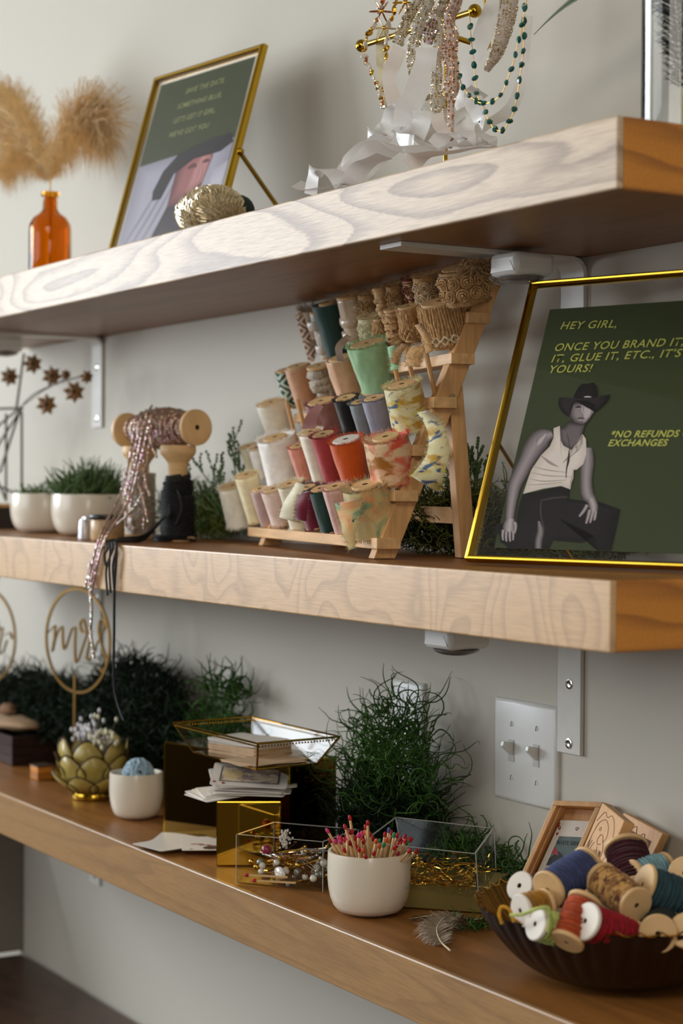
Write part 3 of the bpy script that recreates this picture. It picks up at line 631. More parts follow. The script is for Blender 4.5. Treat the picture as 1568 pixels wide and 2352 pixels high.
def tail(t_lab_parent, pts, w, m, name='loose_end', fray=True, seed=1, twist=0, side=None, kind_parent=None):
    """a hanging ribbon end, part of its spool"""
    cam_update(); rnd = random.Random(seed); Q = catmull(pts, 7); dirs = []
    for i in range(len(Q)):
        d = (Q[min(i+1, len(Q)-1)]-Q[max(i-1, 0)]).normalized(); s = Vector(side) if side else Vector((.86, .5, 0))
        s = (s-d*s.dot(d)).normalized(); s = Matrix.Rotation(twist*i/len(Q)+.10*math.sin(i*.4+seed), 3, d) @ s; dirs.append(s)
    inv = t_lab_parent.matrix_world.inverted() if t_lab_parent else Matrix.Identity(4); i3 = inv.to_3x3()
    b = MB(); b.strip([inv @ q for q in Q], [i3 @ d for d in dirs], w)
    o = b.build(name, m, t_lab_parent, thick=(.0004 if fray else 0), angle=80)
    if fray:
        ww = w if not isinstance(w, (list, tuple)) else None; b2 = MB(); pd = []
        for i, (q, d) in enumerate(zip(Q, dirs)):
            w_ = w[min(i, len(w)-1)] if isinstance(w, (list, tuple)) else w
            for sgn in (-1, 1):
                for _ in range(7): pd.append((inv @ (q+d*sgn*w_/2+Vector((0, 0, rnd.uniform(-.003, .003)))), i3 @ (d*sgn+Vector((0, 0, rnd.uniform(-.5, .5))))))
        hair_cards(b2, pd, .0035, .00015, rnd); b2.build('frayed_edge', m, o, smooth=False, kind='stuff')
    return o
ivory = fabric('ivory_chiffon', 'f0e8d4'); cream = fabric('cream_chiffon', 'efe2b6'); white = fabric('white_cotton', 'f5f1e9'); blush = fabric('blush_chiffon', 'e8cfc2')
mauve = fabric('mauve_chiffon', '91605a'); palem = fabric('pale_mauve_silk', 'bfa29c'); burg = fabric('burgundy_velvet', '6b0828', sheen=.6); forest = fabric('forest_silk', '173a33')
ppink = fabric('pale_pink_silk', 'dfb5ac'); pinkc = fabric('pink_coral_silk', 'd88c78'); coral = fabric('coral_red_silk', 'a83b3b'); orange = fabric('burnt_orange_silk', 'c95206'); blk = fabric('black_ribbon_cloth', '0d0d10')
grey = fabric('grey_silk', '7d8286'); lav = fabric('lavender_grey_silk', '8b8b9c'); mint = fabric('mint_chiffon', '9cc496'); peach = fabric('peach_satin', 'd9ac86', rough=.5); jade = fabric('jade_green_silk', '23433d', rough=.55)
satin = mat('champagne_satin', 'cbb59a', .28, var=.08, vs=60, bmp=.2, bs=120, sheen=.2, coat=.3); wsatin = mat('white_satin', 'ddd5c7', .3, var=.05, bmp=.2, bs=120, coat=.3)
jute = fabric('natural_jute', 'c29a68', var=.35, vs=260, bmp=.8, bs=600, sheen=.1); jute2 = fabric('dark_jute', 'a07c50', var=.35, vs=260, bmp=.8, bs=600, sheen=.1); juteL = fabric('bleached_jute', 'd3c09d', var=.2, vs=260, bmp=.6); rust = fabric('rust_jute', '7c3a24', var=.35, vs=200, bmp=.8); rope = fabric('grey_rope', 'b0a38d', var=.35, vs=300, bmp=.9)
td_g = tiedye('tie_dye_green', 'c9b47c', [('d28a4e', .45, .62, 1), ('7f9a72', .50, .62, 1.2), ('1f4f4c', .60, .68, 1.6)], seed=3)
td_y = tiedye('tie_dye_yellow', 'd9cf9f', [('b98f1f', .52, .66, 1.2), ('cfc33e', .58, .7, 1), ('3f5573', .57, .64, 1.5)], seed=11, stretch=(1, 1, 2.2))
td_c = tiedye('tie_dye_coral', 'e2bf95', [('d8543a', .45, .6, .9), ('a8670f', .55, .66, 1.2), ('8fa04a', .66, .72, 1.3)], seed=23, stretch=(1, 1, 1.6))
pat_g = woven('green_diamond_weave', '0f4a3e', 'ccd6c4', 5, 5); pat_b = woven('brown_chevron_weave', '7b4a30', 'd6c6b2', 5, 7)
c2 = lambda x, y, w, h: (500+x/2.8, 860+y/2.8, w/2.8, h/2.8)
c1 = lambda x, y, w, h: (480+x/2.24, 540+y/2.24, w/2.24, h/2.24)
S = {}
def rs(key, row, q, lab, style, m, **k): S[key] = rack_spool(row, *q, lab, style, m, **k)
rs('a', 6, c2(128, 835, 200, 275), 'thick ivory frayed chiffon spool, leftmost in the bottom rack row', 'cloth', ivory, fl=.007, rb=1.03, rt=1.0)
rs('b', 6, c2(222, 790, 150, 330), 'buttery cream ribbon spool second from the left in the bottom rack row', 'cloth', cream)
rs('c', 6, c2(300, 850, 120, 260), 'pale mauve silk spool left of the blush one in bottom rack row', 'cloth', palem, fray=False)
rs('d', 6, c2(385, 845, 155, 250), 'blush chiffon spool with bare wooden base disc in the bottom rack row', 'cloth', blush)
rs('e', 6, c2(495, 840, 150, 310), 'ivory ragged ribbon spool left of the burgundy one in the bottom row', 'cloth', fabric('raw_silk_ivory', 'ece4c8'), fl=.008)
rs('f', 6, c2(600, 855, 150, 290), 'dark burgundy frayed ribbon spool in the bottom rack row', 'cloth', burg, fl=.007)
rs('g', 6, c2(695, 870, 150, 310), 'dark forest green ribbon spool in the bottom rack row', 'cloth', forest)
rs('h', 6, c2(790, 865, 165, 330), 'pale pink silk spool beside the green tie-dye one, bottom rack row', 'cloth', ppink)
rs('i', 6, c2(985, 860, 300, 345), 'large green and orange tie-dye spool at the right end of bottom row', 'cloth', td_g, fl=.008, Rf=.62, rb=1.04, rt=1.0)
rs('j', 5, c2(215, 535, 115, 170), 'small cream lace spool at the left end of second row from bottom', 'cloth', fabric('cream_lace', 'd8d0b2'))
rs('k', 5, c2(275, 565, 110, 210), 'narrow white cotton spool tucked left of the big white one', 'cloth', white, fray=True)
rs('l', 5, c2(405, 545, 240, 320), 'big fluffy white cotton ribbon spool in second row from bottom', 'cloth', white, fl=.007, Rf=.66, rb=1.04, rt=1.0)
rs('m', 5, c2(540, 560, 125, 230), 'crumpled salmon pink silk spool right of the big white one', 'cloth', pinkc, fold=.12)
rs('n', 5, c2(635, 520, 150, 340), 'tall ivory spool between the salmon pink and the coral red ones', 'cloth', ivory)
rs('o', 5, c2(715, 530, 165, 330), 'coral red silk spool left of the burnt orange one', 'cloth', coral, fl=.007)
rs('p', 5, c2(855, 545, 215, 290), 'burnt orange ribbon spool with pale top disc in second row from bottom', 'cloth', orange, fl=.006, Rf=.84, wood=m_birchL)
rs('q', 5, c2(1112, 540, 290, 315), 'large coral and ochre tie-dye spool at right end of second row', 'cloth', td_c, fl=.007, Rf=.62, rb=1.04, rt=1.0)
rs('r', 4, c2(370, 285, 190, 240), 'cream cotton spool alone at the left end of third row from bottom', 'cloth', ivory)
rs('s', 4, c2(690, 275, 205, 235), 'draped dusty mauve chiffon spool in third row from bottom', 'cloth', mauve, fold=.14)
rs('t', 4, c2(850, 265, 155, 260), 'black ribbon spool in the third rack row from bottom', 'cloth', blk)
rs('u', 4, c2(935, 285, 125, 245), 'slate grey silk spool between the black and lavender grey ones', 'cloth', grey)
rs('v', 4, c2(1035, 270, 160, 270), 'lavender grey silk spool left of the yellow tie-dye one', 'cloth', lav)
rs('w', 4, c2(1218, 205, 240, 320), 'yellow and blue tie-dye spool with long hanging end on the rack', 'cloth', td_y, fl=.007, Rf=.78, fold=.03, rb=1.04, rt=1.0)
rs('x', 3, c1(415, 785, 110, 205), 'green and white diamond woven trim spool at the rack left side', 'cloth', pat_g, fray=False, fold=.08)
rs('y', 3, c1(480, 778, 130, 235), 'smooth peach silk spool between the diamond trim and grey rope', 'cloth', fabric('peach_silk', 'd2a27f'), fray=False)
rs('z', 3, c1(588, 755, 155, 190), 'spool of thick twisted grey rope in fourth row from bottom', 'coil', rope, r=.0065, jit=.2)
rs('A', 3, c1(705, 725, 160, 215), 'wide peach satin spool with loose thread right of the grey rope', 'cloth', peach, fray=False)
rs('B', 3, c1(842, 678, 205, 270), 'mint green frayed chiffon spool in the middle of the rack', 'cloth', mint, fl=.009, fold=.08)
rs('Cc', 2, c1(515, 520, 85, 260), 'brown and white chevron woven trim spool at upper left of rack', 'cloth', pat_b, fray=False)
rs('Dd', 2, c1(585, 510, 95, 260), 'white satin spool left of the large dark green one', 'narrow', wsatin)
rs('E', 2, c1(640, 465, 165, 320), 'large smooth dark green silk spool near the top of the rack', 'cloth', jade, fray=False, fold=.06, Rf=.6)
rs('F', 2, c1(747, 430, 150, 265), 'shiny champagne satin spool with rolled turns below the top shelf', 'narrow', satin)
rs('G', 2, c1(832, 490, 115, 160), 'cream crochet rosette trim spool above the mint green one', 'lace', fabric('cream_crochet', 'd9d1aa'), rings=2)
rs('H', 2, c1(893, 482, 90, 120), 'short burlap spool right of the cream crochet one', 'tassel', jute)
rs('I', 2, c1(968, 478, 115, 220), 'frayed jute twine spool left of the sequined burlap one', 'coil', jute, r=.0026, jit=.9, lay=2)
rs('J', 2, c1(1045, 450, 130, 190), 'burlap braid spool with copper sequins and a hanging end', 'tassel', jute)
rs('K', 2, c1(1212, 452, 240, 245), 'wide jute fringe spool with white braided hem at rack right', 'tassel', jute, m2=juteL, Rf=.85)
rs('L', 1, c1(560, 318, 120, 130), 'hazy beige mohair spool at the top left of the rack', 'cloth', fabric('beige_mohair', 'a3917a'), fl=.018, dd=-.01)
rs('M', 1, c1(690, 278, 130, 120), 'pale chenille cord coil spool in the top rack row', 'coil', fabric('chenille', '9c8a70'), r=.004, dd=-.006)
rs('Nn', 1, c1(838, 315, 130, 190), 'dark burlap net spool at the middle of the top row', 'lace', jute2, dd=-.01)
rs('Oo', 1, c1(898, 290, 90, 150), 'knotted jute cord spool right of the dark burlap net', 'coil', jute, r=.0035, jit=.5, dd=-.01)
rs('Pp', 1, c1(975, 268, 115, 200), 'brown mesh burlap spool left of the rust coloured one', 'lace', jute2, dd=-.01)
rs('Q', 1, c1(1050, 258, 75, 170), 'rust red lace spool near the right of the top row', 'lace', rust, dd=-.01)
rs('Rr', 1, c1(1120, 240, 120, 190), 'burlap spool with white zigzag lace in the top row', 'lace', jute, m2=juteL, dd=-.01)
rs('Ss', 1, c1(1305, 210, 255, 280), 'largest looped burlap lace spool at the top right of the rack', 'lace', jute2, m2=jute, rings=3, tr=.0012, dd=-.012, Rf=.8)
for row, px, py in ((3, 918, 892), (3, 952, 888), (3, 998, 900), (4, 678, 1003), (4, 703, 1000)):
    peg_at(at_plane(px, py, RO+Yb*(ROWS[row][0]-.006), Yb))
cam_update()
# loose ends
yd = RO.y-.02
def A_(px, py, y): return at(px, py, y=y)
tail(S['w'], [A_(970, 945, -.19), A_(994, 972, -.2), A_(1006, 1010, -.205), A_(1004, 1050, -.208), A_(988, 1090, -.21), A_(974, 1112, -.21)], [.012+.0006*i for i in range(40)], td_y, seed=4)
tail(S['i'], [A_(800, 1150, -.235), A_(803, 1190, -.245), A_(802, 1225, -.25), A_(808, 1262, -.25)], [.030-.0011*i for i in range(22)], td_g, seed=5)
tail(S['e'], [A_(690, 1110, -.225), A_(672, 1150, -.235), A_(665, 1195, -.235)], [.012+.001*i for i in range(15)], fabric('raw_silk_ivory', 'ece4c8'), seed=6)
tail(S['f'], [A_(700, 1130, -.225), A_(693, 1160, -.235), A_(690, 1195, -.235)], .014, burg, seed=7)
tail(S['s'], [A_(735, 930, -.16), A_(715, 960, -.17), A_(708, 985, -.175)], [.012+.0005*i for i in range(15)], mauve, seed=8, fray=False)
tail(S['J'], [A_(985, 790, -.175), A_(965, 800, -.185), A_(950, 820, -.19), A_(948, 842, -.19)], .017, jute, seed=12)
tail(S['J'], [A_(960, 745, -.165), A_(978, 775, -.185), A_(985, 810, -.188)], .008, jute, seed=13)
tail(S['I'], [A_(930, 790, -.165), A_(912, 812, -.175), A_(905, 835, -.178)], .010, jute2, seed=14)
tail(S['E'], [A_(783, 830, -.15), A_(778, 800, -.165), A_(795, 778, -.17), A_(812, 775, -.165)], .009, fabric('beige_tape', 'a8957b'), seed=15, fray=False)
tail(S['B'], [A_(898, 795, -.165), A_(905, 830, -.175), A_(905, 850, -.178)], .009, mint, seed=17)

# ------------------------------------------------------------------ greenery
def in_quad(p, Q): return all((Q[(i+1) % 4][0]-Q[i][0])*(p.y-Q[i][1])-(Q[(i+1) % 4][1]-Q[i][1])*(p.x-Q[i][0]) > 0 for i in range(4))
SOLID = [([(-.43, -.212), (-.308, -.141), (-.420, -.015), (-.54, -.092)], ZC+.078), ([(-.938, -.196), (-.70, -.141), (-.716, -.060), (-.956, -.116)], ZC+.121), ([(-.46, -.19), (-.345, -.092), (-.398, -.03), (-.52, -.113)], ZC+.032)]
def free(q): return not any(q.z < z and in_quad(q, Q) for Q, z in SOLID)
def curls(b, n, centre, half, rnd, L=(.04, .09), r=.0009, curl=1.0, up=.6, seg=11, sides=3, keep=None, out=.3):
    c = Vector(centre); h = Vector(half)
    for i in range(n):
        while True:
            q = Vector((rnd.uniform(-1, 1), rnd.uniform(-1, 1), rnd.uniform(-1, 1)))
            if q.length < 1: break
        p = c+Vector((q.x*h.x, q.y*h.y, q.z*h.z))
        if not free(p): continue
        d = (Vector((q.x, q.y, 0))*out+Vector((0, 0, up))+Vector((rnd.uniform(-1, 1), rnd.uniform(-1, 1), rnd.uniform(-1, 1)))*.6).normalized()
        ax = Vector((rnd.uniform(-1, 1), rnd.uniform(-1, 1), rnd.uniform(-1, 1))).normalized(); l = rnd.uniform(*L); st = l/seg; pts = [p]; ang = rnd.uniform(.25, .75)*curl*rnd.choice((-1, 1))
        for k in range(seg):
            if rnd.random() < .16: ang = -ang
            d = Matrix.Rotation(ang, 3, ax) @ d; ax = (ax+Vector((rnd.uniform(-1, 1), rnd.uniform(-1, 1), rnd.uniform(-1, 1)))*.15).normalized()
            q = pts[-1]+d*st
            if q.y > -.004: q.y = -.004; d.y = -abs(d.y)
            if (keep and not keep(q)) or not free(q): break
            pts.append(q)
        if len(pts) > 2: b.tube(pts, [r*(1-.75*(k/(len(pts)-1))**2) for k in range(len(pts))], sides, False)
def bush(name, lab, cat, base, parts, m, seed, group=None, ms=None):
    rnd = random.Random(seed); t = thing(name, lab, cat, base, group=group); zb = base[2]
    for i, kw in enumerate(parts):
        b = MB(); kw = dict(kw); mm = kw.pop('m', m); n = kw.pop('n'); c = kw.pop('c'); h = kw.pop('h')
        curls(b, n, c, h, rnd, keep=lambda q: q.z > zb+.001, **kw)
        b.v = [v-Vector(base) for v in b.v]; b.build('foliage', mm, t, kind='stuff', angle=180)
    return t
def cx_(px, y, z): # x of the point seen at pixel column px at depth y
    return at(px, 1176, y=y).x
b = MB(); curls(b, 260, at(1105, 590, y=-.12), (.02, .02, .014), random.Random(44), L=(.02, .045), r=.0007, curl=1.2, up=-.1, keep=lambda q: q.z < ZA-T-.008)
b.v = [S['Ss'].matrix_world.inverted() @ v for v in b.v]; b.build('unravelled_jute', jute2, S['Ss'], kind='stuff', angle=180)
yy = -.065; X1 = cx_(900, yy, 0)
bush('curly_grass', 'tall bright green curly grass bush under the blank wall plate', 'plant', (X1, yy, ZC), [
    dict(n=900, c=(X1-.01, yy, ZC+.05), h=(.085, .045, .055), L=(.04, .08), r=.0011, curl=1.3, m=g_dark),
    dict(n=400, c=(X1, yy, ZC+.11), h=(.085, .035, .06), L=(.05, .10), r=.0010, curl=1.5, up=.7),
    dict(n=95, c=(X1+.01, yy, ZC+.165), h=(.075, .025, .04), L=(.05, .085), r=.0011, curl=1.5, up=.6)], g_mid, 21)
X2 = cx_(1120, -.045, 0)
bush('curly_grass', 'low curly grass tuft beside the double switch plate and clear box', 'plant', (X2, -.04, ZC), [
    dict(n=420, c=(X2-.02, -.04, ZC+.028), h=(.085, .03, .03), L=(.035, .065), r=.0012, curl=1.4),
    dict(n=50, c=(X2, -.04, ZC+.055), h=(.05, .02, .02), L=(.04, .07), r=.0011, curl=1.6, up=.5, out=1)], g_mid, 22)
X3 = cx_(530, -.03, 0)
bush('curly_grass', 'small green curly tips rising behind the brass edged glass tray', 'plant', (X3, -.03, ZC), [
    dict(n=300, c=(X3-.02, -.035, ZC+.08), h=(.10, .025, .07), L=(.04, .08), r=.0013, curl=1.0), dict(n=60, c=(X3, -.035, ZC+.165), h=(.07, .02, .02), L=(.04, .07), r=.0015, curl=1.0, up=.9)], g_mid, 23)
X4 = cx_(330, -.05, 0)
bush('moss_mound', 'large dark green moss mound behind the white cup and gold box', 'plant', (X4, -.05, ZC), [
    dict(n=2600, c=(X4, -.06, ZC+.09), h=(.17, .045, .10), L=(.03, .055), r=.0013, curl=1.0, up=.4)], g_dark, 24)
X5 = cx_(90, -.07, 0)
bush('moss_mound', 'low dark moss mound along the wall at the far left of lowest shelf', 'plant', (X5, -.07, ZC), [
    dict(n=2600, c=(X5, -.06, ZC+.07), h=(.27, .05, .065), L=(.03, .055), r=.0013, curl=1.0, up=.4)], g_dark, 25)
X6 = cx_(470, -.03, 0)
bush('faux_greenery', 'dark green faux greenery behind the left of the spool rack', 'plant', (X6, -.04, ZB), [
    dict(n=520, c=(X6+.02, -.04, ZB+.03), h=(.13, .03, .035), L=(.03, .05), r=.0009, curl=.9, m=g_olive), dict(n=300, c=(X6, -.04, ZB+.03), h=(.13, .03, .04), L=(.03, .05), r=.001, curl=.9)], g_mid, 26)
X7 = cx_(1020, -.05, 0)
bush('faux_greenery', 'yellow green twiggy greenery round the right rear leg of the rack', 'plant', (X7, -.05, ZB), [
    dict(n=700, c=(X7, -.05, ZB+.03), h=(.12, .035, .035), L=(.025, .05), r=.0008, curl=1.1, m=g_dark), dict(n=520, c=(X7+.02, -.055, ZB+.035), h=(.11, .035, .045), L=(.03, .05), r=.001, curl=1.2)], g_olive, 27)
X8 = cx_(1250, -.03, 0)
bush('faux_greenery', 'twiggy greenery lying behind the large brass frame', 'plant', (X8, -.03, ZB), [
    dict(n=420, c=(X8+.02, -.03, ZB+.012), h=(.13, .018, .012), L=(.02, .04), r=.0009, curl=1.1), dict(n=220, c=(X8-.09, -.03, ZB+.035), h=(.05, .02, .045), L=(.03, .05), r=.001, curl=1.2)], g_olive, 28)
def twigs(b, o, d, L, depth, rnd, r=.0012):
    o = Vector(o); d = Vector(d).normalized(); P = [o]
    for k in range(5): d = (d+Vector((rnd.uniform(-1, 1), rnd.uniform(-.5, .5), rnd.uniform(-.6, 1)))*.16).normalized(); P.append(P[-1]+d*L/5)
    b.tube(P, r, 4, False)
    for k in range(2, 6):
        s = rnd.choice((-1, 1)); dd = (d+Vector((s*.7, rnd.uniform(-.3, .3), rnd.uniform(0, .8)))).normalized()
        if depth: twigs(b, P[k], dd, L*.5, depth-1, rnd, r*.75)
        else: b.ball(P[k]+dd*.003, .0022, 5, 4)
tw = thing('leafy_sprig', 'pale green budded sprig reaching up between black spool and rack', 'plant', (cx_(560, -.05, 0), -.05, ZB)); rnd = random.Random(4); b = MB()
for a in ((-.75, 0, .75), (-.9, 0, .35), (-.35, 0, 1.1)): twigs(b, (0, 0, .01), a, .10, 2, rnd)
b.build('stem', g_soft, tw, kind='stuff')
tw = thing('leafy_sprig', 'small green sprig standing to the right of the rack rear leg', 'plant', (cx_(1070, -.04, 0), -.04, ZB)); rnd = random.Random(9); b = MB()
for a in ((-.2, 0, 1), (.4, 0, .9), (.1, 0, 1.2)): twigs(b, (0, 0, .01), a, .07, 2, rnd)
b.build('stem', g_soft, tw, kind='stuff')

# ------------------------------------------------------------------ bowls and cups
def cup(name, lab, cat, x, y, z, R, H, m, rb=.62, th_=.0028, group=None, n=48):
    t = thing(name, lab, cat, (x, y, z), group=group)
    out = [(0, .0006), (R*rb*.92, .0006), (R*rb, .002)]+[(R*(rb+(1-rb)*math.sin(u)**.8), .002+(H*.62)*(1-math.cos(u))) for u in (.3, .6, .9, 1.2, 1.45)]+[(R, H*.75), (R*.99, H-.001), (R*.985, H)]
    inn = [(R*.985-th_, H), (R*.985-th_*1.2, H-.002), (R-th_*1.3, H*.7)]+[((R-th_)*(rb+(1-rb)*math.sin(u)**.8), .005+(H*.62)*(1-math.cos(u))) for u in (1.2, .9, .6, .3)]+[(0, .005)]
    b = MB(); b.lathe(out+inn, n); b.build('bowl_body', m, t, angle=60); return t
q = at(853, 2070, y=-.20); mp = Vector((cx_(853, -.20, 0), -.20, ZC))
cup('matchstick_bowl', 'cream ceramic bowl full of matchsticks near the shelf front edge', 'bowl', mp.x, mp.y, ZC+.0006, .0445, .066, m_ceramic)
q = Vector((cx_(316, -.178, 0), -.178, ZC)); cup('ceramic_cup', 'cream ceramic cup holding a blue yarn ball left of the gold box', 'cup', q.x, q.y, ZC+.0006, .0365, .062, m_ceramic); cupC = q
q2 = Vector((cx_(203, -.135, 0), -.135, ZB)); cup('plant_pot', 'cream pot with green succulents, nearer the glitter cord spool', 'plant pot', q2.x, q2.y, ZB+.0006, .055, .062, m_ceramic)
q1 = Vector((cx_(104, -.125, 0), -.125, ZB)); cup('plant_pot', 'cream pot with sparse greenery, nearer the left edge of the photo', 'plant pot', q1.x, q1.y, ZB+.0006, .055, .062, m_ceramic)
for q, n, lab, s, hh in ((q2, 520, 'bushy grey green succulent filling the right cream pot', 31, .045), (q1, 130, 'short sparse succulent in the left cream pot', 32, .02)):
    bush('succulent', lab, 'plant', (q.x, q.y, ZB+.05), [dict(n=n, c=(q.x, q.y, ZB+.055), h=(.045, .04, .012), L=(hh*.6, hh*1.4), r=.0016, curl=.5, up=.9, seg=5, sides=4)], g_soft, s)
# yarn ball
t = thing('yarn_ball', 'pale blue fuzzy yarn ball in the cream cup', 'yarn', (cupC.x+.007, cupC.y, ZC+.060)); b = MB(); rnd = random.Random(3)
m_yarn = fabric('pale_blue_yarn', '8fa9b8', var=.25, vs=200, bmp=.6)
for k in range(26):
    ax = Vector((rnd.uniform(-1, 1), rnd.uniform(-1, 1), rnd.uniform(-1, 1))).normalized(); Mx = align(ax); rr = .0195+rnd.uniform(-.001, .0015)
    b.tube([Mx @ Vector((math.cos(u)*rr, math.sin(u)*rr, rnd.uniform(-.002, .002))) for u in [i*2*PI/20 for i in range(21)]], .0022, 5)
b.build('strands', m_yarn, t, kind='stuff')
# matchsticks standing in the bowl
m_match = mat('match_wood', 'd3ac76', .6, var=.12, vs=50, bmp=.1); rnd = random.Random(12)
heads = [mat('match_red', 'b01522', .5, var=.1), mat('match_pink', 'd0336e', .5, var=.1), mat('match_green', '1f7d55', .5, var=.1), mat('match_orange', 'd0531f', .5, var=.1), mat('match_blue', '4a4a86', .5, var=.1), mat('match_crimson', '8c1020', .5, var=.1)]
protos = []
names = ['red', 'hot pink', 'green', 'orange', 'purple blue', 'dark crimson']
for k, hm in enumerate(heads):
    t = thing('matchstick', 'wooden matchstick', 'matchstick', (0, 0, 0), group='matchsticks in the cream bowl')
    b = MB(); b.box((0, 0, .022), (.0021, .0021, .044)); b.build('stick', m_match, t, smooth=False)
    b = MB(); b.ball((0, 0, .0455), .0021, 8, 6, (1, 1, 1.7)); b.build('head', hm, t); protos.append([t, False])
MT = []
for i in range(72):
    k = rnd.choices(range(6), (14, 3, 2, 4, 1, 6))[0]; P_ = protos[k]; t = copy_tree(P_[0]) if P_[1] else P_[0]; P_[1] = True
    a = rnd.uniform(0, 2*PI); rr = .037*math.sqrt(rnd.random()); tall = 1.0
    base = Vector((mp.x+rr*math.cos(a)*.7, mp.y+rr*math.sin(a)*.7, ZC+.030+rnd.uniform(0, .012)+(.016 if rnd.random() < .08 else 0)))
    d = Vector((math.cos(a)*rr*13+rnd.uniform(-.4, .4), math.sin(a)*rr*13+rnd.uniform(-.4, .4), 1)); t.matrix_world = Matrix.Translation(base) @ align(d).to_4x4(); MT.append((k, base+d.normalized()*.045, t))
ORD = 'first second third fourth fifth sixth seventh eighth ninth tenth eleventh twelfth thirteenth fourteenth fifteenth sixteenth seventeenth eighteenth nineteenth twentieth'.split()
def scrx(p): d = Vector(p)-CAM; return d.dot(_r2)/d.dot(_fw)
for k in range(6):
    L_ = sorted([(scrx(h), t) for kk, h, t in MT if kk == k], key=lambda q: q[0]); n = len(L_)
    for i, (_, t) in enumerate(L_):
        side, o = ('left', ORD[i]) if i < (n+1)//2 else ('right', ORD[n-1-i])
        t['label'] = 'matchstick in cream bowl, %s %s head counted from the %s' % (o, names[k], side)
# capiz lotus candle holder
lc = Vector((cx_(218, -.165, 0), -.165, ZC)); t = thing('lotus_bowl', 'golden capiz shell lotus bowl with brass foot left of the cream cup', 'bowl', (lc.x, lc.y, ZC+.0006))
b = MB(); b.lathe([(.024, 0), (.031, .0005), (.0325, .004), (.031, .009), (.028, .0105), (.024, .009)], 36); b.build('foot', m_brass, t)
m_shell, nt, bb = nodes('capiz_shell'); nn = noise_t(nt, coords(nt), 50, 3); nt.links.new(mix(nt, nn.outputs[0], lin('8f7a2e'), lin('bda75e')), bb.inputs['Base Color']); bb.inputs['Roughness'].default_value = .35; bb.inputs['Transmission Weight'].default_value = .0; 
m_rim = mat('petal_rim', '3f2d1c', .4, .6, bmp=0)
def petal(a, r0, z0, R, tilt, par):
    Mx = Matrix.Rotation(a, 4, 'Z') @ Matrix.Translation((r0, 0, z0)) @ Matrix.Rotation(tilt, 4, 'Y'); pts = []; n = 24; b = MB(); vs = [Mx @ Vector((.0, 0, R*.9))]
    for i in range(n):
        u = 2*PI*i/n; x = R*math.sin(u)*(.96 if math.cos(u) > 0 else .96-.25*abs(math.cos(u))); z = R*.9-R*math.cos(u)*1.02; vs.append(Mx @ Vector((-(x*x)*9-.004*(z/R-1)**2, x, z)))
    b.add(vs, [(0, 1+i, 1+(i+1) % n) for i in range(n)]); o = b.build('petal', m_shell, par, thick=.0009, angle=80)
    b = MB(); b.tube(vs[1:]+[vs[1], vs[2]], .0011, 5, False); b.build('rim', m_rim, o)
for k in range(8): petal(2*PI*k/8, .030, .006, .024, .85, t)
for k in range(8): petal(2*PI*(k+.5)/8, .040, .020, .026, .40, t)
for k in range(7): petal(2*PI*k/7+.3, .047, .042, .024, .12, t)
b = MB(); b.lathe([(.0, .008), (.028, .009), (.045, .026), (.05, .045), (.048, .045), (.043, .027), (.027, .0105), (0, .0095)], 24); b.build('inner_cup', m_shell, t)
rnd = random.Random(8); m_berry = mat('white_berry', 'd8d4d6', .35, var=.06, bmp=0); m_bst = mat('berry_stem', '8a857c', .6, bmp=0)
for s_, (dx, col) in enumerate(((-.028, 'silver white berry sprig on the left in the lotus bowl'), (-.006, 'silver white berry sprig in the middle of the lotus bowl'), (.028, 'creamy white berry sprig on the right in the lotus bowl'))):
    o = thing('berry_sprig', col, 'sprig', (lc.x+dx, lc.y, ZC+.05)); b = MB(); b2 = MB()
    for k in range(30):
        e = Vector((rnd.gauss(dx*.4, .013), rnd.gauss(0, .012), rnd.uniform(.03, .052)+(.024 if k % 14 == 0 else 0))); b.tube([(0, 0, 0), e*.5+Vector((0, 0, .006)), e], .0004, 3, False); b2.ball(e, .0026, 6, 5, (1, 1, 1.5))
    b.build('stems', m_bst, o, kind='stuff'); b2.build('berries', m_berry if s_ < 2 else mat('cream_berry', 'd6cfae', .35, var=.06, bmp=0), o, kind='stuff')
# mr / mrs rings
def ring_sign(px, py, word, lab, stick, y=-.13, yaw=.25):
    c = at(px, py, y=y); R = .079; t = thing('ring_sign', lab, 'sign', (c.x, c.y, c.z), (0, 0, yaw)); b = MB()
    P = [Vector((math.cos(u)*R, 0, math.sin(u)*R)) for u in [i*2*PI/64 for i in range(65)]]
    vs = []; n = 64; fs = []
    for i in range(n):
        u = 2*PI*i/n
        for rr, yy_ in ((R-.002, -.0015), (R+.002, -.0015), (R+.002, .0015), (R-.002, .0015)): vs.append(Vector((math.cos(u)*rr, yy_, math.sin(u)*rr)))
    for i in range(n):
        for k in range(4): fs.append((4*i+k, 4*i+(k+1) % 4, 4*((i+1) % n)+(k+1) % 4, 4*((i+1) % n)+k))
    b.add(vs, fs); b.build('hoop', m_gold2, t, angle=40)
    if stick: b = MB(); b.box((-.006, 0, -(R+.001+(c.z-R-ZC-.03))/2-R/2+.012), (.005, .003, c.z-R-ZC-.03+.03)); b.build('stick', m_gold2, t, smooth=False)
    for L_ in word:
        b = MB(); b.strip([Vector((x*R, 0, z*R)) for x, z in [(p.x, p.z) for p in catmull([(a_, 0, b_) for a_, b_ in L_], 8)]], [Vector((1, 0, .55))]*1000, .0042)
        b.build('letter', m_gold2, t, thick=.003, smooth=False)
m_gold2 = mat('champagne_acrylic', 'a98245', .3, .85, var=.05, bmp=0)
mr_m = [(-.93, .1), (-.82, .18), (-.72, .24), (-.74, .0), (-.80, -.27), (-.7, .0), (-.55, .22), (-.48, .2), (-.47, 0), (-.44, -.17), (-.38, -.18), (-.25, .08), (-.15, .24), (-.07, .2), (-.08, -.1), (-.06, -.38), (0, -.42), (.12, -.2), (.3, .15)]
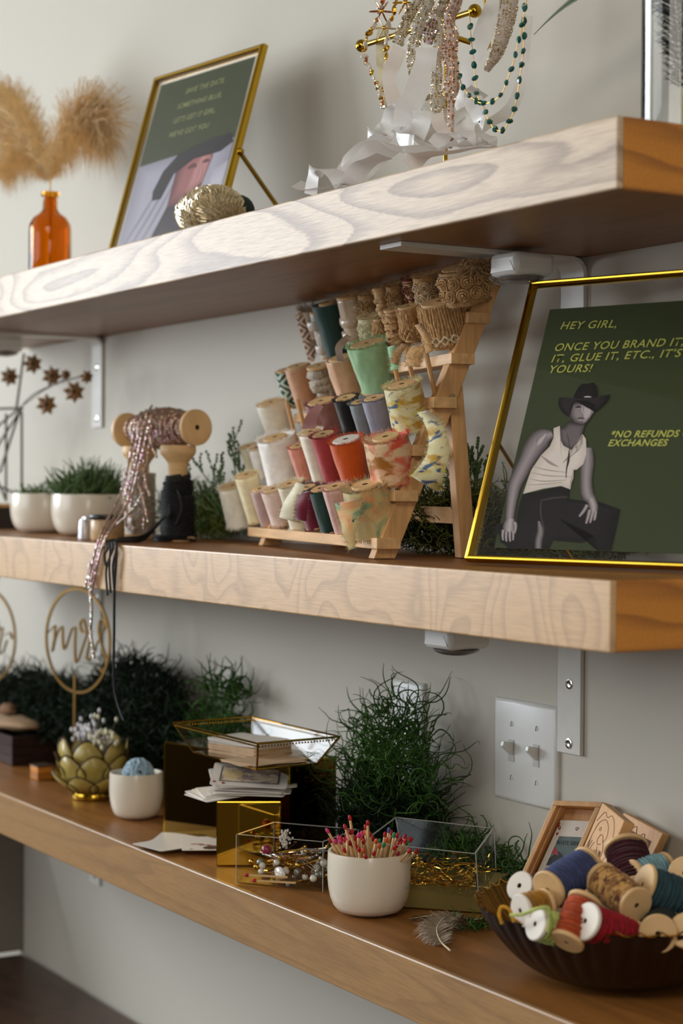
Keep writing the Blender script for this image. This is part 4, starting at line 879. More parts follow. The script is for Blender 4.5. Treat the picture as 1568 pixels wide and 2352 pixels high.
mr_r = [(.30, .15), (.22, .35), (.14, .42), (.08, .3), (.14, .18), (.28, .17), (.42, .2), (.36, -.05), (.3, -.28), (.36, -.36), (.48, -.25), (.58, -.05)]
mr_s = [(.55, -.1), (.70, .1), (.86, .32), (.8, .46), (.68, .4), (.66, .2), (.74, -.02), (.84, -.2), (.9, -.35), (.8, -.55), (.7, -.48)]
ring_sign(178, 1471, [mr_m, mr_r, mr_s], 'gold hoop sign with the script word mrs on a stick', True)
sh = lambda q, d: [(a_+d, b_) for a_, b_ in q]
ring_sign(-28, 1461, [sh(mr_m, .1), sh(mr_r, .12), [(.62, .05), (.8, .12), (.9, .0)]], 'gold hoop sign cut off by the left edge of the photo', True)
# amber bottle and pampas
bt = Vector((cx_(112, -.15, 0), -.15, ZA)); t = thing('amber_bottle', 'amber glass apothecary bottle on the top shelf at the left', 'bottle', (bt.x, bt.y, ZA+.0006))
m_amber, nt, bb = nodes('amber_glass'); bb.inputs['Base Color'].default_value = (.74, .32, .015, 1); bb.inputs['Transmission Weight'].default_value = 1; bb.inputs['Roughness'].default_value = .02; bb.inputs['IOR'].default_value = 1.3
nz = noise_t(nt, coords(nt), 12, 2); bump(nt, bb, nz.outputs[0], .1, .002)
P_ = [(0, 0), (.030, 0), (.0325, .003), (.0325, .088), (.0315, .096), (.026, .106), (.016, .113), (.0115, .119), (.0105, .138), (.0135, .1395), (.0145, .143), (.0135, .146), (.0095, .146), (.0088, .12), (.013, .115), (.023, .107), (.0285, .096), (.0297, .088), (.0297, .004), (0, .0025)]
b = MB(); b.lathe(P_, 40); b.build('glass_body', m_amber, t, angle=50)
m_pampas = mat('pampas_gold', 'e2c08a', .85, var=.25, vs=80, bmp=0, sheen=.3)
def plume(lab, tip, bow, seed, dens=1500, L=.02):
    rnd = random.Random(seed); o = thing('pampas_plume', lab, 'dried grass', (bt.x, bt.y, ZA+.01)); base = Vector((bt.x, bt.y, ZA+.01)); neck = Vector((bt.x, bt.y, ZA+.15))
    P = catmull([base, neck]+[Vector(p) for p in bow]+[Vector(tip)], 10); b = MB(); b.tube([p-base for p in P], .0010, 5); b.build('stem', m_pampas, o); b = MB(); n0 = int(len(P)*.27)
    for i in range(dens):
        k = rnd.randrange(n0, len(P)-1); f = (k-n0)/(len(P)-1-n0); p = P[k]-base; d = (P[k+1]-P[k]).normalized(); w = L*(.22+1.35*math.sin(min(1, f**1.3*1.02)*PI)**.8)
        out = Vector((rnd.gauss(0, 1), rnd.gauss(0, .6), rnd.gauss(0, 1))).normalized(); e = p+out*w*rnd.uniform(.25, 1.15)+d*w*.7; e2 = e+Vector((0, 0, -w*.5))+out*w*.3; s = out.cross(d).normalized()*.0003
        b.add([p-s, p+s, e+s, e-s, e2], [(0, 1, 2, 3), (3, 2, 4)])
    b.build('plume_hairs', m_pampas, o, kind='stuff', smooth=False)
def pv(px, py, y): return at(px, py, y=y)
plume('golden pampas plume drooping right from the amber bottle', pv(235, 315, -.13), [pv(128, 370, -.15), pv(165, 300, -.15), pv(205, 275, -.14)], 1, 5200, .034)
plume('pale pampas plume leaning to the left edge of the photo', pv(-20, 235, -.15), [pv(98, 370, -.15), pv(60, 300, -.15), pv(15, 250, -.15)], 2, 5200, .034)
plume('pale pampas plume hanging low left of the amber bottle', pv(10, 385, -.15), [pv(100, 380, -.15), pv(72, 335, -.15), pv(35, 350, -.15)], 3, 3000, .028)

# ------------------------------------------------------------------ glitter and black cord spools on the middle shelf
m_glit = glitter('glitter_cord', 'b38a62', .22, 900, .6, .27, .8); m_glit2 = glitter('silver_glitter', 'c2b08f', .25, 1000, .65, .25, .6)
hA = Vector((-.985, -.125, 1.634)); hB = Vector((-1.172, -.145, 1.634)); ax = (hA-hB).normalized()
yk = -.135
bs = Vector((cx_(408, yk, 0), yk, ZB)); t = thing('cord_spool', 'tall wooden spool wound with black cord under the glitter spool', 'cord spool', (bs.x, bs.y, ZB+.0008))
Hs = 1.6095-ZB
b = MB(); b.lathe([(0, 0), (.023, 0), (.0245, .002), (.0245, .005), (.017, .012), (.0135, .018), (.0135, Hs-.026), (.0165, Hs-.020), (.0235, Hs-.012), (.0245, Hs-.009), (.0245, Hs-.0015), (.0235, Hs), (0, Hs)], 36); b.build('spindle', m_birch, t)
b = MB(); rnd = random.Random(2); P = []
for lay, z1 in ((0, .085), (1, .075), (2, .06)):
    for i in range(24*20):
        s = i/(24*20); s = s if lay % 2 == 0 else 1-s; a = 2*PI*i/20; R = .0165+lay*.0028+rnd.uniform(-.0008, .0008); P.append((R*math.cos(a), R*math.sin(a), .006+s*z1+.003*math.sin(a+lay*2)))
b.tube(P, .0016, 5); b.build('black_cord', m_black, t, angle=80)
b = MB(); b.tube([bs*0+Vector(p) for p in catmull([(.018, -.01, .07), (.03, -.012, .062), (.033, -.01, .045), (.026, -.012, .028), (.018, -.012, .024)], 8)], .0015, 6); b.build('cord_loop', m_black, t)
b = MB()
for k in range(5):
    b.tube(catmull([(.022*math.cos(u)+.004*math.sin(3*u+k), -.004+.03*math.sin(u), .002+.0015*k) for u in [x*2*PI/9+k for x in range(10)]], 5), .0015, 5)
b.build('cord_coils', m_black, t)
def drape(parent, pts, r, m, name='loose_cord', seed=0, n=6):
    cam_update(); inv = parent.matrix_world.inverted(); b = MB(); b.tube([inv @ p for p in catmull(pts, 8)], r, n); return b.build(name, m, parent)
cam_update()
ex, ez = -.2705, ZB+.0035
for k, (x2, y2, yend, x3) in enumerate(((262, 1247, 1368, 247), (256, 1250, 1362, 254), (250, 1247, 1300, 243), (270, 1249, 1352, 262))):
    drape(t, [at(392, 1160+6*k, y=-.16), at(370, 1195, y=-.165), Vector((at(330, 1176, y=-.19).x, -.19, ez+.002*k)), Vector((cx_(285-3*k, -.235, 0), -.235, ez+.001*k)), Vector((cx_(x2, -.262, 0), -.264, ez)), at(x2-3, y2+14, y=ex-.002), at(x3-3, (y2+yend)/2, y=ex-.003), at(x3, yend, y=ex-.003)], .0017, m_black, seed=k)
drape(t, [Vector((cx_(300, -.235, 0), -.235, ez)), Vector((cx_(272, -.262, 0), -.266, ez)), at(268, 1262, y=ex-.002), at(263, 1350, y=ex-.002), at(262, 1450, y=ex-.002), at(261, 1560, y=ex-.004), at(268, 1610, y=ex-.004), at(284, 1655, y=ex-.004)], .0019, m_black)
# supporting glitter spool
gs = Vector((cx_(335, yk, 0), yk-.01, ZB)); t2 = thing('cord_spool', 'upright spool wound with silver glitter cord behind the hanging strands', 'cord spool', (gs.x, gs.y, ZB+.0008))
b = MB(); b.lathe([(0, 0), (.023, 0), (.0245, .002), (.0245, .005), (.017, .012), (.0135, .018), (.0135, Hs-.026), (.0165, Hs-.020), (.0235, Hs-.012), (.0245, Hs-.009), (.0245, Hs-.0015), (.0235, Hs), (0, Hs)], 36); b.build('spindle', m_birch, t2)
b = MB(); P = []
for i in range(30*20):
    s = i/(30*20); a = 2*PI*i/20; R = .0215+rnd.uniform(-.0006, .0006); P.append((R*math.cos(a), R*math.sin(a), .006+s*.088))
b.tube(P, .0018, 5); b.lathe([(.013, .006), (.0205, .006), (.0205, .093), (.013, .093)], 20); b.build('glitter_cord', m_glit2, t2, angle=80)
# horizontal glitter spool
t3 = thing('cord_spool', 'horizontal wooden spool wound with rainbow glitter cord on two upright spools', 'cord spool', hB, align(ax, (0, 0, 1))); Lh = (hA-hB).length
for z in (0, Lh-.009):
    b = MB(); b.lathe([(.0035, z), (.022, z), (.0245, z+.0015), (.0245, z+.0075), (.022, z+.009), (.0035, z+.009), (.0035, z)], 36); b.build('flange', m_birch, t3)
b = MB(); b.lathe([(.0035, .009), (.012, .009), (.012, Lh-.009), (.0035, Lh-.009)], 20); b.build('core', m_birch, t3)
b = MB(); b.lathe([(.0034, .001), (.0034, Lh-.001)], 12); b.build('bore', m_pore, t3)
b = MB(); rnd = random.Random(6)
for lay in range(3):
    P = []; tn = 26; z0, z1 = (.03, Lh-.02) if lay < 2 else (.05, Lh-.03)
    for i in range(tn*16):
        s = i/(tn*16); s = s if lay % 2 == 0 else 1-s; a = 2*PI*i/16; mid = math.sin(s*PI); R = .013+.0025*lay+.009*mid**.7+rnd.uniform(-.0012, .0012); P.append((R*math.cos(a), R*math.sin(a), z0+s*(z1-z0)+.007*math.sin(a*.5+lay*1.5+s*9)))
    b.tube(P, .0023, 5)
b.lathe([(.012, .02), (.017, .05), (.019, Lh*.5), (.017, Lh-.05), (.012, Lh-.015)], 20); b.build('glitter_cord', m_glit, t3, angle=80)
cam_update(); rnd = random.Random(17)
bund = [((310, 975), (292, 1080), (270, 1150), (232, 1225), (203, 1330)), ((322, 970), (300, 1090), (280, 1160), (236, 1232), (207, 1350)), ((335, 960), (305, 1090), (286, 1170), (240, 1238), (210, 1360)), ((345, 965), (322, 1060), (296, 1150), (244, 1236), (206, 1340))]
for k, B_ in enumerate(bund):
    ys = (-.185, -.19, -.20, -.2655, -.2735)
    pts = [at(B_[0][0]+14, B_[0][1]-28, y=-.15), at(B_[0][0]+4, B_[0][1]-12, y=-.175)]+[at(p[0], p[1], y=y) for p, y in zip(B_, ys)]
    drape(t3, pts, .0018, m_glit)
drape(t3, [at(205, 1320, y=-.274), at(206, 1345, y=-.274), at(210, 1400, y=-.2745), at(208, 1450, y=-.2745), at(212, 1480, y=-.2745), at(216, 1512, y=-.2745)], .0022, m_glit2)
drape(t3, [at(207, 1290, y=-.273), at(202, 1320, y=-.274), at(196, 1352, y=-.274)], .0019, m_glit2)
for P_ in (((330, 965), (322, 1030), (318, 1100), (330, 1150), (340, 1200)), ((340, 960), (330, 1050), (335, 1110), (345, 1140)), ((318, 975), (300, 1100), (290, 1170), (290, 1210)), ((350, 965), (345, 1010), (360, 1050)), ((325, 985), (315, 1080), (300, 1160), (306, 1225)), ((345, 1000), (332, 1110), (330, 1215))):
    drape(t3, [at(P_[0][0]+6, P_[0][1]-20, y=-.16)]+[at(a_, b_, y=-.175-.004*i) for i, (a_, b_) in enumerate(P_)], .0017, m_glit)
drape(t3, [at(330, 1130, y=-.19), at(300, 1175, y=-.2), at(255, 1215, y=-.21)], .0017, m_glit2)
# small jar and tube
jp = Vector((cx_(247, -.20, 0), -.20, ZB)); t = thing('lidded_jar', 'small beige jar with a black lid at the foot of the glitter cords', 'jar', (jp.x, jp.y, ZB+.0006))
b = MB(); b.lathe([(0, 0), (.022, 0), (.0235, .002), (.0235, .026), (.022, .029), (0, .029)], 32); b.build('jar_body', mat('beige_glaze', 'bf9e72', .35, var=.08, bmp=0), t)
b = MB(); b.lathe([(0, .029), (.0255, .029), (.0262, .030), (.0262, .034), (.0255, .035), (0, .035)], 32); b.build('lid', mat('black_lid', '14130f', .35, bmp=0), t)
wp_ = Vector((cx_(194, -.215, 0), -.215, ZB)); t = thing('foil_tube', 'small crinkled white foil packet beside the black lidded jar', 'packet', (wp_.x, wp_.y, ZB+.0006))
b = MB(); b.lathe([(0, 0), (.0085, 0), (.009, .002), (.0075, .024), (.006, .028), (0, .028)], 20, wob=lambda a, s: .06*math.sin(5*a+s*9)); b.build('wrapper', mat('white_foil', 'cfcfd2', .25, .5, var=.1, bmp=.5, bs=300), t); b = MB(); b.box((0, 0, .029), (.012, .002, .005)); b.build('fold', mat('white_foil', 'cfcfd2'), t)
# wire stand with wooden star flowers
ls = Vector((cx_(38, -.09, 0), -.09, ZB)); t = thing('wire_stand', 'tall bronze wire frame with crossed legs at the left photo edge', 'stand', (ls.x, ls.y, ZB)); cam_update(); iv = t.matrix_world.inverted(); m_bronze = mat('dark_bronze', '3f3a2a', .4, .7, bmp=0)
for a_, b_ in (((50, 1140), (50, 945)), ((14, 1150), (14, 950)), ((-60, 940), (52, 938)), ((50, 1140), (-60, 1090)), ((48, 940), (-40, 1080)), ((-30, 1000), (44, 938)), ((14, 1150), (-50, 1000)), ((38, 938), (55, 812)), ((0, 1085), (45, 945))):
    b = MB(); b.tube([iv @ at(*a_, y=-.09), iv @ at(*b_, y=-.09)], .0022, 6); b.build('rod', m_bronze, t)
b = MB(); b.box(iv @ at(0, 1195, y=-.09), (.09, .05, .046)); b.build('base_block', mat('dark_block', '2a1d12', .5, bmp=0), t, smooth=False, bevel=.002)
b = MB(); b.box((iv @ at(0, 1195, y=-.09))+Vector((0, 0, .026)), (.095, .055, .006)); b.build('base_plate', m_beech, t, smooth=False)
t = thing('flower_branch', 'thin branch carrying brown wooden star flowers at the upper left', 'dried branch', ls+Vector((0, 0, .18))); cam_update(); iv = t.matrix_world.inverted(); m_star = mat('brown_star_wood', '856036', .6, var=.3, vs=120, bmp=.3)
b = MB(); b.tube([iv @ p for p in catmull([at(38, 945, y=-.095), at(75, 908, y=-.10), at(120, 885, y=-.10), at(160, 872, y=-.10), at(205, 860, y=-.10)], 6)], .0014, 6); b.tube([iv @ p for p in (at(55, 930, y=-.098), at(95, 900, y=-.1), at(150, 870, y=-.1))], .001, 5); b.build('branch', mat('branch_bark', '5e5348', .7), t)
for k, (px, py, R) in enumerate(((22, 865, 1), (75, 836, 1), (119, 864, 1), (170, 900, 1.05), (107, 929, 1.05), (199, 866, .62), (151, 861, .5))):
    b = MB(); c = iv @ at(px, py, y=-.102); r1, r2 = .0175*R, .0105*R; FX = Vector((.62, .78, 0)); FN = Vector((.78, -.62, 0)); vs = [c+FN*.004]; n = 7
    for i in range(2*n): a = PI*i/n+k*.4; rr = r1 if i % 2 == 0 else r2; vs.append(c+FX*rr*math.cos(a)-FN*.002*(i % 2)+Vector((0, 0, rr*math.sin(a))))
    b.add(vs, [(0, 1+i, 1+(i+1) % (2*n)) for i in range(2*n)]); o = b.build('star_flower', m_star, t, smooth=False, thick=.003)
    b = MB(); b.ball(c+FN*.004, .0032*R, 8, 6); b.build('flower_centre', mat('dark_seed', '241307', .7), o)

# ------------------------------------------------------------------ lowest shelf: gold box, trays, cards, clear boxes
m_card = mat('card_face', 'e0d9cf', .4, var=.02, bmp=0); m_cardedge = mat('card_stack_edge', 'c9a983', .6, var=.1, bmp=0); m_red = mat('card_red', '9a1a22', .5, bmp=0); m_blk = mat('card_black', '15151a', .5, bmp=0)
yaw = .228; gb = Vector((-.938, -.194, ZC)); Rz = zrot(yaw)
t = thing('mirrored_riser', 'large gold mirrored riser box standing behind the playing cards', 'riser', gb+Vector((0, 0, .0006)), Rz)
b = MB(); b.box((.121, .039, .0595), (.242, .078, .119)); b.build('box_body', m_mirror, t, smooth=False, bevel=.0006)
for p, d in (((.121, .0008, .1185), (.2425, .0022, .0022)), ((.2412, .039, .1185), (.0022, .0785, .0022)), ((.2412, .0008, .06), (.0022, .0022, .118)), ((.0008, .0008, .06), (.0022, .0022, .118))):
    b = MB(); b.box(p, d); b.build('edge_strip', m_brass, t, smooth=False)
# glass tray with brass edges, flared
Fp, Lp, Rp = Vector((-.655, -.215, 0)), Vector((-.862, -.222, 0)), Vector((-.650, -.10, 0))
Lp = at(398, 1660, z=ZC+.156); Fp = at(592, 1708, z=ZC+.156); Rp = at(780, 1692, z=ZC+.156); Bp = Lp+Rp-Fp; cc = (Lp+Rp)/2
zt = ZC+.1205; top4 = [Lp, Fp, Rp, Bp]; bot4 = [cc+(q-cc)*.74 for q in top4]
for q in bot4: q.z = zt+.001
t = thing('glass_tray', 'flared glass tray with brass edges on top of the gold riser', 'tray', (cc.x, cc.y, zt)); o_ = Vector((cc.x, cc.y, zt))
tp = [q-o_ for q in top4]; bp = [q-o_ for q in bot4]
for i in range(4):
    j = (i+1) % 4; b = MB(); nrm = (tp[j]-tp[i]).cross(bp[i]-tp[i]).normalized()*.0009
    b.hexa([bp[i]-nrm, bp[j]-nrm, bp[j]+nrm, bp[i]+nrm, tp[i]-nrm, tp[j]-nrm, tp[j]+nrm, tp[i]+nrm]); b.build('side_pane', m_glass, t, smooth=False)
    for a_, b_, r_ in ((tp[i], tp[j], .0014), (bp[i], bp[j], .0014), (bp[i], tp[i], .0014)):
        b = MB(); b.tube([a_, b_], r_, 6); b.build('brass_edge', m_brass, t)
    b = MB(); L_ = (tp[j]-tp[i]).length; n = int(L_/.0042)
    for k in range(n): f = (k+.5)/n; b.ball(tp[i]*(1-f)+tp[j]*f+(bp[i]-tp[i])*.11, .0013, 5, 4)
    b.build('beading', m_brass, t, kind='stuff')
b = MB(); b.add([q+Vector((0, 0, .001)) for q in bp]+[q-Vector((0, 0, .0005)) for q in bp], [(0, 1, 2, 3), (7, 6, 5, 4)]); b.build('base_mirror', m_mirror, t, smooth=False)
def card_stack(n, c, rz, w, h, jit, seed, labf, group, face=None, tilt=None, th_=.0006, name='playing_card', cat='card'):
    rnd = random.Random(seed); proto = None; out = []
    for k in range(n):
        a = rz+rnd.uniform(-jit, jit); p = Vector(c)+Vector((rnd.uniform(-1, 1)*jit*.015, rnd.uniform(-1, 1)*jit*.015, k*th_))
        Rm = zrot(a) if tilt is None else zrot(a) @ Matrix.Rotation(tilt, 3, 'X')
        o = thing(name, labf(k, n), cat, p, Rm, group); b = MB(); r = .003; pts = []
        if proto is None:
            for cx, cy, a0 in ((w/2-r, h/2-r, 0), (-w/2+r, h/2-r, 1), (-w/2+r, -h/2+r, 2), (w/2-r, -h/2+r, 3)):
                for q in (0, .5, 1): u = (a0+q)*PI/2; pts.append((cx+r*math.cos(u), cy+r*math.sin(u)))
            m_ = len(pts); b.add([Vector((x, y, 0)) for x, y in pts]+[Vector((x, y, th_*.8)) for x, y in pts], [tuple(range(m_))[::-1], tuple(range(m_, 2*m_))]+[(i, (i+1) % m_, m_+(i+1) % m_, m_+i) for i in range(m_)])
            co = b.build('card_sheet', face or m_card, o, smooth=False); proto = co.data
        else: co = bpy.data.objects.new('card_sheet', proto); link(co, o)
        out.append(o)
    return out
zc_ = bp[0].z+.0012+zt
pc = at(535, 1672, z=zc_+.02)
pos = ['bottom', 'lowest but one', 'third from the bottom', 'fourth from the bottom', 'fifth from the bottom', 'sixth from the bottom']
def ordl(k, n):
    if k == n-1: return 'topmost'
    if k == 0: return 'bottom'
    return '%s from the bottom' % ORD[k] if k < n/2 else '%s from the top' % ORD[n-1-k]
card_stack(7, (cc.x-.03, cc.y+.01, zc_), .25, .088, .062, .05, 5, lambda k, n: 'tan edged card low in the stack in the glass tray, %s' % ordl(k, n), 'tan cards in the glass tray', th_=.0017, face=m_cardedge)
card_stack(6, (cc.x-.034, cc.y+.012, zc_+.0121), .28, .088, .062, .12, 6, lambda k, n: 'pale card on top of the stack in the glass tray, %s' % ordl(k, n), 'pale cards in the glass tray', th_=.0010)
card_stack(3, (cc.x+.035, cc.y-.005, zc_), .1, .062, .088, .2, 15, lambda k, n: 'tan card lying flat right of the stack in the glass tray, %s' % ordl(k, n), 'loose cards in the glass tray', face=m_cardedge)
# gold cube under a card pile
cb = Vector((-.7165, -.2315, ZC)); cy = 1.07; t = thing('gold_cube', 'small gold mirrored cube supporting a pile of playing cards', 'riser', cb+Vector((0, 0, .0006)), zrot(cy))
b = MB(); b.box((.0385, .0385, .0385), (.077, .077, .077)); b.build('cube_body', mat('gold_mirror_bright', 'b98a2a', .05, 1, var=.02, bmp=0), t, smooth=False, bevel=.0012)
cz = ZC+.0785
cl = at(566, 1815, z=cz+.012)
cs = card_stack(15, (-.735, -.172, cz), cy, .092, .064, .34, 8, lambda k, n: 'playing card in the pile on the gold cube, %s' % ordl(k, n), 'cards on the gold cube', th_=.0011)
top = cs[-1]; top.rotation_euler = (math.radians(15), math.radians(3), cy-.06); top.location += Vector((.012, -.008, .009)); cam_update()
pic = MB(); rnd = random.Random(2); m_art = tiedye('card_art', 'c9ae82', [('7a4a35', .45, .6, 2), ('d9c79c', .55, .65, 3), ('5d6672', .6, .7, 2.5)], seed=4)
z_ = .0011
def flat(name, pts, m, par, z): b = MB(); b.add([Vector((x, y, z)) for x, y in pts], [tuple(range(len(pts)))]); return b.build(name, m, par, smooth=False)
oval = lambda cx, cy_, rx, ry, n=20: [(cx+rx*math.cos(2*PI*i/n), cy_+ry*math.sin(2*PI*i/n)) for i in range(n)]
flat('printed_border', [(-.036, -.022), (.036, -.022), (.036, .022), (-.036, .022)], mat('card_slate', '5b5f63', .5, bmp=0), top, z_)
flat('printed_picture', [(-.034, -.020), (.034, -.020), (.034, .020), (-.034, .020)], m_art, top, z_+.0001)
flat('printed_picture', oval(-.020, 0, .012, .013), mat('card_face_tint', 'd8c08d', .5), top, z_+.0002)
def heart(cx, cy_, s, rot=0):
    P = []
    for i in range(24):
        u = 2*PI*i/24; x = .9*math.sin(u)**3; y = (13*math.cos(u)-5*math.cos(2*u)-2*math.cos(3*u)-math.cos(4*u))/16; P.append((cx+s*(x*math.cos(rot)-y*math.sin(rot)), cy_+s*(x*math.sin(rot)+y*math.cos(rot))))
    return P
flat('printed_heart', heart(-.030, -.0268, .003, 1.5), m_red, top, z_+.0001); flat('printed_heart', heart(-.041, -.024, .0028, 1.5), m_red, top, z_+.0001); flat('printed_heart', heart(.041, .026, .0028, 1.5), m_red, top, z_+.0001)
for i_, c_ in enumerate(cs[-6:-1]):
    c_.rotation_euler = (math.radians(12), 0, cy+.02+.05*i_); c_.location += Vector((-.003*i_-.006, .006, .008-.0012*i_))
for i_, c_ in enumerate(cs[:4]):
    c_.rotation_euler = (0, math.radians(-4), cy+.5-.1*i_); c_.location += Vector((-.018, -.022+.003*i_, 0)); c_.location.z = cz+.002+.001*i_
# cards fanned flat on the shelf
fanc = at(400, 1935, z=ZC); rnd = random.Random(9)
for k in range(9):
    lab = 'white playing card fanned on the shelf before the gold riser, %s of the fan' % ('outermost' if k == 0 else ORD[k])
    o = card_stack(1, (fanc.x-.012+.006*k, fanc.y+.012-.0035*k, ZC+.0008+.0007*k), .9-.09*k, .063, .088, 0, 30+k, lambda a, n: lab, 'cards fanned on the shelf')[0]
o = card_stack(1, (at(470, 1952, z=ZC).x, at(470, 1952, z=ZC).y+.004, ZC+.0075), 1.1, .063, .088, 0, 44, lambda a, n: 'playing card with red bars and a black dot beside the gold cube', 'cards fanned on the shelf')[0]
for q in range(3): flat('printed_bar', [(-.02+.010*q, -.004-.006*q), (-.005+.010*q, -.004-.006*q), (-.006+.010*q, -.008-.006*q), (-.021+.010*q, -.008-.006*q)], m_red, o, .0007)
flat('printed_dot', oval(.004, -.030, .010, .010), m_blk, o, .0007); flat('printed_pip', oval(-.020, -.038, .002, .002), m_blk, o, .0007)
# clear acrylic boxes
m_edge = mat('acrylic_edge', 'a39f95', .3, var=.02, bmp=0, coat=.3)
def clear_box(lab, B, Tp, edges=True, th_=.002, name='acrylic_box'):
    o_ = Vector(sum(B, Vector()))/4; t = thing(name, lab, 'box', (o_.x, o_.y, B[0].z)); o_ = Vector((o_.x, o_.y, B[0].z)); B = [q-o_ for q in B]; Tp = [q-o_ for q in Tp]; cB = Vector((0, 0, 0))
    for i in range(4):
        j = (i+1) % 4; n_ = Vector(((B[j]-B[i]).y, -(B[j]-B[i]).x, 0)).normalized()*-th_
        b = MB(); b.hexa([B[i], B[j], B[j]+n_, B[i]+n_, Tp[i], Tp[j], Tp[j]+n_, Tp[i]+n_]); b.build('side_pane', m_acryl, t, smooth=False)
        b = MB(); b.hexa([Tp[i]-Vector((0, 0, .0001)), Tp[j]-Vector((0, 0, .0001)), Tp[j]+n_-Vector((0, 0, .0001)), Tp[i]+n_-Vector((0, 0, .0001)), Tp[i]+Vector((0, 0, .0004)), Tp[j]+Vector((0, 0, .0004)), Tp[j]+n_+Vector((0, 0, .0004)), Tp[i]+n_+Vector((0, 0, .0004))]); b.build('cut_edge', m_edge, t, smooth=False)
        b = MB(); b.tube([B[i], Tp[i]], .0005, 4); b.build('glued_corner', m_edge, t)
    b = MB(); b.hexa([q*.98+Vector((0, 0, .0004)) for q in B]+[q*.98+Vector((0, 0, .0022)) for q in B]); b.build('floor_pane', m_acryl, t, smooth=False); return t
up = Vector((0, 0, .056)); aF, aR, aB = Vector((-.617, -.257, ZC+.0008)), Vector((-.530, -.194, ZC+.0008)), Vector((-.664, -.182, ZC+.0008)); aX = aR+aB-aF
clear_box('clear acrylic box of hair pins and pearls left of the matchstick bowl', [aF, aR, aX, aB], [q+up for q in (aF, aR, aX, aB)])
# pins and pearls
rnd = random.Random(31); m_pearl = mat('pearl', 'd8cfc2', .22, var=.04, bmp=0, coat=.6); m_pearlg = mat('grey_pearl', '8f8f86', .22, .3, var=.04, bmp=0, coat=.6); m_bead = mat('raspberry_bead', '8c2540', .3, bmp=0, coat=.5); m_rose = mat('rose_gold', 'c48a62', .2, 1, bmp=0)
def inbox(F_, u_, v_, a_, b_): return F_+u_*a_+v_*b_
ua, va = aR-aF, aB-aF
pp = None
def ordlr(i, n, what): return '%s, %s counted from the left' % (what, ORD[i]) if i < 20 else what
pins = []
for k in range(57):
    m_ = (m_gold, m_silver, m_rose)[k % 3]; l = rnd.uniform(.03, .055); p = inbox(aF, ua, va, rnd.uniform(.25, .75), rnd.uniform(.22, .78))+Vector((0, 0, .006+.030*rnd.random()**1.4)); a = rnd.uniform(0, PI); ti = rnd.uniform(-.35, .35)
    o = thing('hair_pin', 'x', 'hair pin', p, zrot(a) @ Matrix.Rotation(ti, 3, 'Y'), 'pins in the clear box'); b = MB()
    b.tube(catmull([(-l/2, .0022, 0), (0, .0024, .0004), (l/2-.002, .0022, 0), (l/2, 0, 0), (l/2-.002, -.0022, 0), (0, -.0024, -.0004), (-l/2, -.0022, 0)], 4), .0005, 5); b.build('wire', m_, o)
    if k % 2 == 0: b = MB(); b.ball((l/2, 0, .001), rnd.uniform(.002, .0032), 8, 6); b.build('bead', (m_pearl, m_gold, m_pearlg)[k % 3], o)
    pins.append((scrx(p), ('gold', 'silver', 'rose gold')[k % 3], k % 2 == 0, o))
for key in {(c_, bd) for _, c_, bd, _ in pins}:
    L_ = sorted([q for q in pins if (q[1], q[2]) == key], key=lambda q: q[0])
    for i, q in enumerate(L_): q[3]['label'] = '%s hair pin %s in the clear box, %s from the left' % (key[0], 'with bead' if key[1] else 'without bead', ORD[i])
pe = []
for k in range(22):
    r = rnd.uniform(.0028, .0048); a_, b_ = (rnd.uniform(.08, .92), rnd.uniform(.06, .3)) if k < 12 else (rnd.uniform(.1, .9), rnd.uniform(.2, .85)); mm = (m_pearl, m_pearlg, m_pearl, m_gold)[k % 4]
    p = inbox(aF, ua, va, a_, b_)+Vector((0, 0, r+.003+rnd.uniform(0, .018))); b = MB(); b.ball((0, 0, 0), r, 14, 9); o = b.build('pearl_bead', mm, None, loc=p); tag(o, 'x', 'bead', 'pearls in the clear box'); pe.append((scrx(p), ('white pearl', 'grey pearl', 'white pearl', 'gold')[k % 4], o))
for key in {q[1] for q in pe}:
    for i, q in enumerate(sorted([q for q in pe if q[1] == key], key=lambda q: q[0])): q[2]['label'] = 'round %s bead in the clear box, %s from the left' % (key, ORD[i])
b = MB(); b.ball((0, 0, 0), .0062, 14, 9); tag(b.build('raspberry_bead', m_bead, None, loc=inbox(aF, ua, va, .2, .35)+Vector((0, 0, .035))), 'large raspberry red bead at the left in the clear box', 'bead')
b = MB(); b.ball((0, 0, 0), .009, 14, 9, (1.3, .5, .8)); tag(b.build('shell_pendant', m_pearl, None, loc=inbox(aF, ua, va, .45, .14)+Vector((0, 0, .014))), 'white oval stone pendant at the front of the clear box', 'pendant')
t = thing('beaded_brooch', 'white beaded brooch standing upright at the back of the clear box', 'brooch', inbox(aF, ua, va, .35, .5)+Vector((0, 0, .036))); b = MB()
for k in range(70): b.ball((rnd.gauss(0, .004), rnd.gauss(0, .003), rnd.uniform(0, .022)), .0014, 5, 4)
b.build('seed_beads', m_pearl, t, kind='stuff'); b = MB(); b.tube([(0, 0, -.02), (0, 0, .01)], .0006, 5); b.build('pin', m_silver, t)
for k, (q0, q1) in enumerate((((.10, .05, .010), (.62, .06, .012)), ((.20, .03, .005), (.78, .05, .007)))):
    p0 = inbox(aF, ua, va, *q0[:2])+Vector((0, 0, q0[2])); p1 = inbox(aF, ua, va, *q1[:2])+Vector((0, 0, q1[2])); d = (p1-p0).normalized()
    o = thing('matchstick', 'red headed matchstick lying along the front inside the clear box, %s' % ('upper' if k == 0 else 'lower'), 'matchstick', p0, align(d)); b = MB(); b.box((0, 0, .026), (.002, .002, .05)); b.build('stick', m_match, o, smooth=False); b = MB(); b.ball((0, 0, 0), .0022, 8, 6, (1, 1, 1.6)); b.build('head', heads[0], o)
